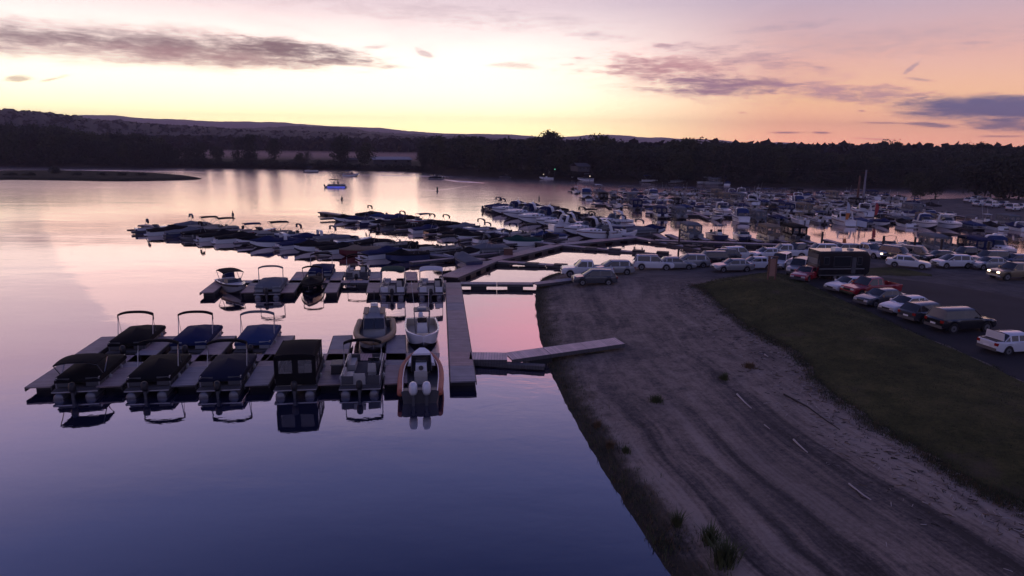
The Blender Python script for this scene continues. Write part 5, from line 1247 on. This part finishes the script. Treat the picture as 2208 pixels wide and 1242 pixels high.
p = T(1800, 600); root.location = (p.x, p.y, p.z); root.rotation_euler.z = az(84); root.scale = (1, .74, 1.0); tag(root, 'black camping trailer with dark windows and metal trim strips beside the red pickup', 'trailer')

# ------------------------------------------------------------------ signs, poles, flags, wires
b = MB(); root = empty('wooden_sign'); b.box(-.42, -.28, -.08, .08, -.2, 2.3, 'post_wood'); b.box(.28, .42, -.08, .08, -.2, 2.3, 'post_wood'); b.build('post', root)
b = MB(); b.box(-.28, .28, -.05, .05, .4, 2.15, 'sign_face'); b.box(-.5, .5, -.14, .14, 2.3, 2.38, 'post_wood', .02); b.build('board', root)
p = T(1663, 604); root.location = p; tag(root, 'brown wooden sign board on two posts at the top of the lawn', 'sign')
def pole(x, y, top, r, label, m='post_wood', arms=0, name='utility_pole', z=1.0):
    p = G(x, y, z); d = math.hypot(p.x, p.y); h = H+(horizon_y(x)-top)/F*p.y*1.02-z; root = empty(name, p); b = MB(); b.tube([(0, 0, -.3), (0, 0, h)], r*1.2, m, 8, r*.8); b.build('pole', root)
    if arms: b = MB(); b.box(-1.1, 1.1, -.06, .06, h-.8, h-.66, 'post_wood'); b.build('crossarm', root)
    tag(root, label, 'pole'); return root, Vector((p.x, p.y, z+h))
_, t1 = pole(1860, 436, 364, .28, 'tall leaning grey utility pole rising from the marina boats', 'plank_grey', 1)
_, t2 = pole(1848, 436, 376, .30, 'reddish utility pole left of the taller grey one', 'post_wood', 0)
_, t3 = pole(2290, 430, 322, .2, 'dark utility pole among the trees at right', 'bark', 1)
_, t4 = pole(1560, 396, 352, .16, 'slim dark utility pole on the far bank', 'bark', 1)
for a, c_, lb in ((t4, t1, 'thin power line crossing from the far bank to the grey pole'), (t1, t3, 'thin power line running right from the grey pole')):
    b = MB(); b.tube([a.lerp(c_, k/14)+Vector((0, 0, -6*(k/14)*(1-k/14))) for k in range(15)], .022, 'dark_grey', 4); o = b.build('power_line'); tag(o, lb, 'cable')
def flag(x, y, h, cols, label, feather=True, z=.5):
    p = G(x, y, z); root = empty('feather_flag' if feather else 'flagpole', p); b = MB(); b.tube([(0, 0, 0), (0, 0, h*.8), (.1, 0, h*.95), (.35, 0, h)] if feather else [(0, 0, 0), (0, 0, h)], .035, 'aluminium', 5); b.build('pole', root)
    rings = []; b = MB()
    if feather:
        for k in range(9): t_ = k/8; zz = h*(.28+.71*t_); wd = .75*math.sin(PI*(.15+.8*t_))**.6; rings.append([(0.03, -.012, zz), (.03+wd, -.012+.05*math.sin(6*t_), zz), (.03+wd, .012+.05*math.sin(6*t_), zz), (.03, .012, zz)])
        b.loft(rings, lambda i, j: cols[0] if i > 2 else cols[1])
    else:
        for k in range(8): t_ = k/7; rings.append([(.04+1.3*t_, .12*math.sin(5*t_)-.01, h-.9-.2*t_), (.04+1.3*t_, .12*math.sin(5*t_)+.01, h-.9-.2*t_), (.04+1.3*t_, .12*math.sin(5*t_)+.01, h-.1-.25*t_), (.04+1.3*t_, .12*math.sin(5*t_)-.01, h-.1-.25*t_)])
        b.loft(rings, cols[0])
    b.build('cloth', root); tag(root, label, 'flag')
flag(1821, 488, 4.6, ('flag_white', 'flag_orange'), 'white and orange feather flag among the nearest marina boats')
flag(1884, 474, 3.6, ('flag_red', 'flag_red'), 'red feather flag right of the white and orange one')
p = T(1838, 560); flag(1838, 556, 5.2, ('flag_white',), 'pale flag on a thin pole behind the black trailer', False, .6)
g = 'wooden pilings along the straight dock'
for i, (x, y) in enumerate(((1461, 522), (1765, 528), (1895, 538), (1962, 541), (2019, 545), (2118, 551))):
    p = G(x, y, .5); b = MB(); b.cyl((0, 0, 1.0), .15, 3.2, 'bark', 'Z', 10); b.cyl((0, 0, 2.62), .17, .06, 'dark_grey', 'Z', 10); o = b.build('piling'); o.location = (p.x, p.y-.95, 0); tag(o, f'dark round piling by the straight dock, {ORD[i]} from the left', 'piling', g)

# ------------------------------------------------------------------ buildings on the far bank
def gable(name, x0px, x1px, ybase, ytop, depth, wall, roof, label, cat, z=3.2, off=0, doors=0, wins=0, dd=None, wf=.58):
    a, c_ = G(x0px, ybase, z), G(x1px, ybase, z); w_ = (c_-a).length; Hh = (ybase-ytop)/F*a.y; wl = Hh*wf; root = empty(name, (a+c_)/2, -head((a.x, a.y), (c_.x, c_.y))*0+math.atan2(c_.y-a.y, c_.x-a.x))
    b = MB(); b.box(-w_/2, w_/2, 0, depth, -.4, wl, wall); b.build('wall', root)
    b = MB(); e = .5; b.v += [(-w_/2-e, -e, wl-.1), (w_/2+e, -e, wl-.1), (w_/2+e, depth/2, Hh), (-w_/2-e, depth/2, Hh), (-w_/2-e, depth+e, wl-.1), (w_/2+e, depth+e, wl-.1)]
    b.v += [(v[0], v[1], v[2]+.15) for v in b.v[:6]]
    for f_ in ((0, 1, 2, 3), (3, 2, 5, 4), (6, 9, 8, 7), (9, 10, 11, 8), (0, 6, 7, 1), (4, 5, 11, 10), (0, 3, 9, 6), (3, 4, 10, 9), (1, 7, 8, 2), (2, 8, 11, 5)): b.face(f_, roof)
    b.build('roof', root)
    for k in range(doors+wins):
        x = -w_/2+w_*(k+.5)/(doors+wins); dr = k % 2 == 0 if doors and wins else bool(doors)
        b = MB(); b.box(x-w_*.03, x+w_*.03, -.06, -.003, 0 if dr else wl*.35, wl*.75, 'wall_dark' if dr else 'glass'); b.build('door' if dr else 'window', root)
    return tag(root, label, cat)
gable('long_barn', 805, 887, 352, 339, 11, 'wall_dark', 'roof_blue', 'long low barn with pale blue grey metal roof beyond the river', 'barn', doors=3, wins=3)
gable('shed', 748, 772, 350, 341, 6, 'wall_dark', 'roof_dark', 'small dark shed between two trees left of the long barn', 'shed', doors=1)
gable('house', 1247, 1271, 368, 353, 8, 'wall_pale', 'roof_dark', 'pale gabled house half hidden in trees on the far bank', 'house', z=4.4, wins=3)
gable('cottage', 1706, 1736, 374, 357, 8, 'wall_dark', 'roof_pale', 'small dark cottage with a pale roof between dark trees', 'cottage', z=4.2, wins=2, wf=.5)
gable('house', 2066, 2098, 388, 372, 8, 'wall_dark', 'roof_dark', 'dim house behind the trees above the far sand bank', 'house', z=2.0, wins=2)
for i, (x, y, z_, mm) in enumerate(((1196, 362, 9, 'green_lamp'), (1272, 381, 3.4, 'pale_lamp'), (1172, 377, 2.5, 'pale_lamp'))):
    p = G(x, y, z_) if z_ < 9 else G(x, 384, 1); b = MB(); hh_ = z_ if z_ < 9 else 4.5; b.cyl((0, 0, hh_/2), .06, hh_, 'dark_grey', 'Z', 6); root = empty('lamp_post', (p.x, p.y, 0)); b.build('pole', root); b = MB(); b.loft([[(r*math.cos(t), r*math.sin(t), hh_+zz) for t in [2*PI*k/8 for k in range(8)]] for r, zz in ((.08, 0), (.2, .12), (.2, .3), (.06, .42))], mm); b.build('lamp', root)
    tag(root, ('small lamp post with a greenish light on the far bank', 'small lamp post with a warm light by the far bank boats', 'small light on a stake at the far bank water edge')[i], 'lamp post')
b = MB()
for i in range(9):
    x = random.uniform(-9, 9); b.box(x-1.2, x+1.2, -1-.3*i, 1-.3*i, 0, random.uniform(.8, 1.9), random.choice(('white', 'grey', 'dark_grey')), .2)
# ------------------------------------------------------------------ trees
def crown_mesh(seed, h=10., w=8., n=1500, s=.5, open_=0, m='leaf'):
    rg = random.Random(seed); blobs = []
    k = rg.randint(9, 13)
    for i in range(k):
        t = rg.random(); r = w*.5*math.sin(PI*(.12+.80*t))**.6; a = rg.uniform(0, 2*PI); d = r*rg.uniform(.25, .72)
        blobs.append((d*math.cos(a), d*math.sin(a), h*(.06+.82*t), r*rg.uniform(.38, .62)+.5))
    blobs.append((0, 0, h*.5, w*.28)); v = []; f = []
    b = MB()
    for i in range(n):
        x, y, z, r = rg.choice(blobs); u = rg.uniform(-1, 1); a = rg.uniform(0, 2*PI); q_ = math.sqrt(1-u*u); rr = r*(rg.uniform(.55, 1.12) if rg.random() < .85 else rg.uniform(1.1, 1.35))
        c_ = Vector((x+rr*q_*math.cos(a), y+rr*q_*math.sin(a), z+rr*u*.85)); s_ = s*rg.uniform(.5, 1.3)
        d1 = Vector((rg.gauss(0, 1), rg.gauss(0, 1), rg.gauss(0, .7))).normalized(); d2 = d1.cross(Vector((rg.gauss(0, 1), rg.gauss(0, 1), rg.gauss(0, 1)))).normalized()
        j = len(b.v); b.v += [tuple(c_-d1*s_), tuple(c_+d2*s_*.7), tuple(c_+d1*s_), tuple(c_-d2*s_*.6)]; b.face((j, j+1, j+2, j+3), m)
    return b, blobs
def tree_proto(seed, h, w, n, s, m='leaf', trunk=.35, lift=.22, name='tree'):
    root = empty(name); b, blobs = crown_mesh(seed, h*(1-lift), w, n, s, m=m)
    zs = sorted(v[2] for v in b.v); k = h*(1-lift)/zs[int(len(zs)*.996)]; b.v = [(x, y, z*k+h*lift) for x, y, z in b.v]; blobs = [(x, y, z*k, r) for x, y, z, r in blobs]; b.build('crown', root)
    t = MB(); t.tube([(0, 0, -1), (.1, 0, h*.3), (-.1, .1, h*.7)], trunk, 'bark', 7, trunk*.4)
    for x, y, z, r in blobs[:7]: t.tube([(0, 0, h*lift+z*.3), (x*.5, y*.5, h*lift+z*.75), (x*.85, y*.85, h*lift+z)], trunk*.35, 'bark', 5, trunk*.1)
    t.build('trunk', root); return proto_done(root)
random.seed(5)
with proto_mode():
    TR = [tree_proto(10+i, 10, random.uniform(7.2, 9.5), 2300, .36, 'leaf' if i % 3 else 'leaf_light', lift=.12) for i in range(9)]
    TOPEN = [tree_proto(40+i, 10, 8.5, 950, .30, lift=.2) for i in range(2)]
    SHR = [tree_proto(60+i, 3, 4.2, 700, .24, m='leaf', trunk=.08, lift=.02, name='shrub') for i in range(4)]
def tree(x, d, ytop, label, group=None, protos=TR, wide=1.0, z=None, cat='tree', jx=0):
    """a tree in photo column x at ground distance d whose top reaches ytop"""
    r = ray(x, 330); l = math.hypot(r[0], r[1]); px_, py_ = r[0]/l*d+jx, r[1]/l*d; base = far_z(6) if z is None else z
    rt = ray(x, ytop); h = H + d*rt[2]/math.hypot(rt[0], rt[1]) - base
    pr = random.choice(protos); hp = 3 if protos is SHR else 10
    o = copy_tree(pr); o.location = (px_, py_, base); s = max(.5, h/hp); sw = s*wide if protos is not SHR else s*wide
    o.scale = (sw, sw, s); o.rotation_euler = (0, 0, random.uniform(0, 6.28)); return tag(o, label, cat, group)
sky_px = [(-120, 262), (0, 266), (50, 270), (130, 266), (175, 276), (230, 290), (290, 286), (340, 298), (385, 312)]
right_px = [(905, 300), (930, 291), (960, 290), (1000, 291), (1060, 295), (1100, 294), (1150, 292), (1175, 288), (1215, 294), (1250, 298), (1290, 293), (1330, 302), (1400, 303), (1450, 304), (1490, 299), (1520, 306), (1590, 304), (1620, 306), (1650, 312), (1700, 314), (1760, 318), (1830, 319), (1890, 318), (1950, 322), (2000, 324), (2040, 320), (2080, 312), (2150, 314), (2200, 318), (2300, 316)]
def sky_at(x, P): return float(np.interp(x, [p[0] for p in P], [p[1] for p in P]))
def fs_d(x): p = fs_at(x); return math.hypot(p.x, p.y)
LG = 'trees of the dense dark wood on the left far bank'; RG = 'trees of the dense dark wood along the right far bank'
for P, x0, x1, lb, gg in ((sky_px, -110, 385, 'dark leafy tree in the dense wood on the left far bank', LG), (right_px, 912, 2290, 'dark leafy tree in the dense wood on the right far bank', RG)):
    for k, (o_, dy, stp) in enumerate(((4, 16, 25), (16, 5, 27), (34, 0, 24))):
        x = x0 + k*7
        while x < x1:
            if not (k == 0 and (1240 < x < 1280 or 1700 < x < 1742 or 1000 < x < 1010)):
                dd = fs_d(x)+o_+random.uniform(-2, 3); yt = sky_at(x, P)+dy+(random.uniform(-3, 7) if x < 400 else random.uniform(3, 15) if random.random() < .75 else random.uniform(-1, 5))
                if x < 385 or x > 1100 or k > 0 or True: tree(x, dd, yt, lb, gg, wide=random.uniform(.85, 1.15), z=far_z(min(30, o_+2)))
            x += stp*random.uniform(.8, 1.2)
for x, yt, wd, pr, lb in ((405, 314, 1.0, TR, 'small round tree, first right of the left wood'), (428, 306, 1.0, TR, 'tree with narrow crown near the end of the left wood'), (468, 316, 1.1, TR, 'low round tree between the left wood and the twin tall trees'), (512, 293, .75, TOPEN, 'tall slim tree, left one of the twin tall trees'), (538, 289, .8, TR, 'tall dark tree, right one of the twin tall trees'), (592, 300, .72, TR, 'slender tree right of the twin tall trees'),
                      (645, 329, 1.2, TR, 'very small rounded tree on the bank above the river boats'), (661, 325, 1.0, TOPEN, 'small sparse tree beside the very small rounded one'), (735, 292, .95, TR, 'largest free standing tree, left of the shed'), (786, 307, .95, TR, 'rounded tree between the shed and the long barn'), (1186, 283, .8, TR, 'tall tree rising above the right wood with a ragged top'),
                      (1199, 286, .7, TOPEN, 'ragged tree top beside the tallest of the right wood'), (1290, 290, .9, TR, 'dense tree rising slightly above the middle of right wood'), (1492, 298, 1.1, TR, 'broad tree bump above the wood over the big marina'), (1912, 300, .75, TOPEN, 'open feathery tree standing above the skyline at right'), (1934, 303, .55, TOPEN, 'thin feathery tree beside the open one on the skyline'), (2082, 308, .9, TOPEN, 'loose topped tree above the far sand bank'), (2120, 309, .9, TR, 'rounded tree on the skyline above the far sand bank cars')):
    tree(x, fs_d(x)+9 if x < 1000 else fs_d(x)+24, yt, lb, None, pr, wd)
for i, (x, y, yt, wd) in enumerate(((2118, 428, 345, 1.0), (2150, 427, 330, 1.0), (2180, 430, 338, 1.0), (2212, 432, 330, 1.1), (2250, 436, 335, 1.1), (1985, 426, 372, 1.0), (2030, 424, 366, .9))):
    p = G(x, y, .9); tree(x, math.hypot(p.x, p.y)+2, yt, ('dark green tree behind the cars on the far sand bank' if x > 2100 else 'dark tree at the left tip of the far sand bank'), 'trees on the far sand bank', wide=wd, z=.8)
# low bushes along the water line of the far bank
x = -100
while x < 2280:
    if not (930 < x < 1105 or 1705 < x < 1740): tree(x, fs_d(x)+random.uniform(1.5, 4), horizon_y(x)+ (15-far_z(2)-random.uniform(1.2, 3.6))/fs_d(x)*F, 'low dark bush at the water line of the far bank', 'bushes along the far bank water line', SHR, 1.4, z=far_z(2), cat='bush')
    x += random.uniform(15, 24)
p = G(115, 380); tree(115, math.hypot(p.x, p.y), 357, 'single dark bush standing on the low spit at left', None, SHR, 1.0, z=.8, cat='bush')
for i, x in enumerate((20, 60, 160, 215, 260, 300)): p = G(x, 384); tree(x, math.hypot(p.x, p.y), 375, 'low weeds growing on the spit at left', 'weeds on the spit', SHR, 2.0, z=.7, cat='bush')
# wooded hills: crowns that read as one mass
def forest(name, fn, n, s, label, seed, m='hill_forest'):
    rg = random.Random(seed); b = MB()
    for i in range(n):
        x, y, z, r = fn(rg)
        for k in range(9):
            u = rg.uniform(-.2, 1); a = rg.uniform(0, 2*PI); q_ = math.sqrt(max(0, 1-u*u)); c_ = Vector((x+r*q_*math.cos(a), y+r*q_*math.sin(a), z+r*u*1.3)); s_ = s*r*rg.uniform(.5, 1.)
            d1 = Vector((rg.gauss(0, 1), rg.gauss(0, 1), rg.gauss(0, 1))).normalized(); d2 = d1.cross(Vector((rg.gauss(0, 1), rg.gauss(0, 1), rg.gauss(0, 1)))).normalized()
            j = len(b.v); b.v += [tuple(c_-d1*s_), tuple(c_+d2*s_), tuple(c_+d1*s_), tuple(c_-d2*s_)]; b.face((j, j+1, j+2, j+3), m)
    o = b.build(name); tag(o, label, None, None, 'stuff'); return o
def along(pts, D0, D1, xr, up, rr, onslope=True, Dc=None, Df=None):
    def fn(rg):
        x = rg.uniform(*xr); t = rg.random(); D_ = D0+(D1-D0)*t; y = float(np.interp(x, [p[0] for p in pts], [p[1] for p in pts])); d = ray(x, y); l = math.hypot(d[0], d[1])
        if onslope: zc = H+Dc*d[2]/l; f_ = math.sin(min(1, (D_-Df)/(Dc-Df))*PI/2)**1.3; z = 4+(zc-4)*f_
        else: z = 4
        return d[0]/l*D_, d[1]/l*D_, z+up, rg.uniform(*rr)
    return fn
forest('hill_woods', along(near_hill, 900, 1250, (-150, 1000), -5, (2.6, 4.6), True, 1250, 760), 3600, .6, 'unbroken dark woods covering the near hill at left', 1)
forest('ridge_woods', along(mid_hill, 1500, 2100, (380, 2300), -9, (3.5, 6.5), True, 2100, 1300), 3200, .6, 'unbroken dark woods covering the middle ridge', 2)
forest('valley_woods', along([(-200, 300), (2400, 330)], 690, 780, (-200, 1000), 3.5, (5, 8.5), False), 900, .5, 'dark belt of woods behind the misty field', 3)
forest('valley_woods', along([(-200, 300), (2400, 330)], 420, 700, (980, 2400), 4, (4, 7.5), False), 1500, .5, 'dark belt of woods behind the right far bank', 4)

# ------------------------------------------------------------------ plants, driftwood and stones on the beach
def tuft(seed, n, h, r, m):
    rg = random.Random(seed); b = MB()
    for i in range(n):
        a = rg.uniform(0, 2*PI); d = abs(rg.gauss(0, .5))*r; x, y = d*math.cos(a)+r*.25*math.sin(seed+i % 3*2), d*math.sin(a)+r*.3*math.cos(seed*2+i % 3*2); hh_ = h*rg.uniform(.35, 1)*max(.3, 1-.35*d/r); l = rg.uniform(.15, .9)*hh_; la = a+rg.gauss(0, .7); w_ = rg.uniform(.012, .03)
        j = len(b.v); nx, ny = -math.sin(la)*w_, math.cos(la)*w_
        b.v += [(x-nx, y-ny, -.03), (x+nx, y+ny, -.03), (x+nx*.7+math.cos(la)*l*.4, y+ny*.7+math.sin(la)*l*.4, hh_*.6), (x-nx*.7+math.cos(la)*l*.4, y-ny*.7+math.sin(la)*l*.4, hh_*.6), (x+math.cos(la)*l, y+math.sin(la)*l, hh_)]
        b.face((j, j+1, j+2, j+3), m); b.face((j+3, j+2, j+4), m)
    return b
for i, (x, y, h_, r_, m_, lb) in enumerate(((1415, 866, .5, .42, 'reed', 'low round green plant on the sand left of the driftwood'), (1617, 792, .4, .4, 'dry_reed', 'yellowish plant high on the beach near the lawn'), (1562, 818, .55, .25, 'reed', 'thin green plant right of centre on the beach'), (1460, 1132, .75, .22, 'reed', 'tall green weed near the water at bottom'),
                                            (1530, 1170, .85, .32, 'reed', 'tall bushy weed, left one of the pair at bottom edge'), (1562, 1215, 1.1, .5, 'reed', 'largest tall bushy weed at the bottom edge'), (1315, 965, .5, .2, 'dry_reed', 'dry weed by the water edge halfway down'), (1288, 920, .45, .22, 'dry_reed', 'dry weed by the water edge above the halfway one'), (1350, 975, .4, .2, 'reed', 'small weed one step inland from the water edge'))):
    p = T(x, y); o = tuft(i, int(260*r_/.4), h_, r_, m_).build('weed'); o.location = p; tag(o, lb, 'plant')
def stick(P, r, m, label, name='driftwood'):
    P = [T(*p) for p in P]; o0 = P[0].copy(); b = MB(); b.tube([p-o0+Vector((0, 0, r*1.2+(.04*(i % 2)))) for i, p in enumerate(P)], r, m, 6, r*.5)
    o = b.build(name); o.location = o0; tag(o, label, 'driftwood')
stick([(1589, 852), (1597, 862), (1606, 870), (1620, 884)], .055, 'driftwood', 'longest pale driftwood stick on the upper beach')
stick([(1711, 950), (1722, 963), (1741, 978)], .05, 'driftwood', 'pale crooked driftwood stick in the middle of the beach')
stick([(1648, 917), (1660, 928)], .03, 'driftwood', 'short pale stick between the two long driftwood sticks')
stick([(1830, 1045), (1862, 1072), (1878, 1080)], .04, 'driftwood', 'pale driftwood stick low on the beach at right')
stick([(1840, 1050), (1856, 1075), (1870, 1078)], .03, 'twig', 'dark stick beside the low pale driftwood at right')
stick([(1648, 765), (1656, 772)], .04, 'driftwood', 'tiny pale stick near the lawn edge')
stick([(1690, 852), (1740, 880), (1780, 908), (1810, 930)], .05, 'twig', 'long dark fallen branch lying along the upper beach')
rg = random.Random(9); b = MB(); LI = []
for i in range(1500):                      # litter of twigs, straw and pebbles washed up below the lawn
    k = int(rg.random()*(len(LA)-1)); LI.append((LA[k][0]+rg.gauss(-1.2, 1.6), LA[k][1]+rg.gauss(-.8, 1.6)))
LI = np.array(LI); zz, dd_, _, dl_ = h_np(LI[:, 0], LI[:, 1])
for (x, y), z, d1, d2 in zip(LI, zz, dd_, dl_):
    if d1 < .5 or d2 > .1 or y < 8: continue
    a = rg.uniform(.2, 1.1)+rg.choice((0, 1.57)); l = rg.uniform(.1, .4); m_ = rg.choice(('twig', 'twig', 'driftwood', 'dry_reed'))
    b.tube([(x, y, z+.02), (x+math.cos(a)*l, y-math.sin(a)*l, z+.035)], rg.uniform(.006, .02), m_, 4)
o = b.build('beach_litter'); tag(o, 'scattered twigs and straw washed up below the lawn edge', None, None, 'stuff')
b = MB()
def blades(b, x, y, z, rg, n, h, m):
    for _ in range(n):
        dx, dy = rg.gauss(0, .10), rg.gauss(0, .10); la = rg.uniform(0, 6.28); w_ = rg.uniform(.008, .02); hh_ = h*rg.uniform(.5, 1.2); j = len(b.v)
        b.v += [(x+dx-math.sin(la)*w_, y+dy+math.cos(la)*w_, z-.02), (x+dx+math.sin(la)*w_, y+dy-math.cos(la)*w_, z-.02), (x+dx+math.cos(la)*hh_*.5, y+dy+math.sin(la)*hh_*.5, z+hh_)]; b.face((j, j+1, j+2), m)
XY = []
LWa = np.array(LAWN); 
while len(XY) < 9000:
    XY.append((rg.uniform(LWa[:, 0].min(), min(60, LWa[:, 0].max())), rg.uniform(12, LWa[:, 1].max())))
XY = np.array(XY); zz, dsh, arc_, dl_ = h_np(XY[:, 0], XY[:, 1])
for (x, y), z, dl1, dw in zip(XY, zz, dl_, dsh):
    if dl1 > -.25 and dw > 1: blades(b, x, y, z+.02, rg, 9, .13, rg.choice(('leaf', 'reed', 'leaf_light')))
PT = []
for k in range(9000):                     # ragged grass along the lawn edge and weeds along the water
    if k % 2: t_ = rg.random()*(len(LA)-2); i = int(t_); x = LA[i][0]+(LA[i+1][0]-LA[i][0])*(t_-i)+rg.gauss(-.15, .35); y = LA[i][1]+(LA[i+1][1]-LA[i][1])*(t_-i)+rg.gauss(-.1, .35); hh_ = .16; n_ = 5
    else: t_ = 24+rg.random()*190; i = min(int(t_), len(SH)-2); f_ = t_-int(t_); x = SH[i][0]+(SH[i+1][0]-SH[i][0])*f_; y = SH[i][1]+(SH[i+1][1]-SH[i][1])*f_; nrm = abs(rg.gauss(.3, .8)); x += nrm*.9; y += nrm*.35*(1 if i < 130 else -1); hh_ = rg.choice((.12, .16, .3)); n_ = 3
    if 6 < y < 92 and x < 60: PT.append((x, y, hh_, n_, k % 2))
PT = np.array(PT); zz, dd_, _, _ = h_np(PT[:, 0], PT[:, 1])
for (x, y, hh_, n_, kk), z, d1 in zip(PT, zz, dd_):
    if kk == 0 and d1 < .12: continue
    blades(b, x, y, z, rg, int(n_), hh_, rg.choice(('reed', 'dry_reed', 'leaf_light', 'leaf')))
o = b.build('grass'); tag(o, 'short rough grass of the lawn and the weedy beach edges', None, None, 'stuff')

scene.view_settings.view_transform = 'Standard'; scene.view_settings.look = 'None'; scene.view_settings.exposure = 0; scene.view_settings.gamma = 1; scene.view_settings.use_curve_mapping = False
scene.render.film_transparent = False
print('objects', len(scene.objects), 'top', sum(1 for o in scene.objects if o.parent is None))
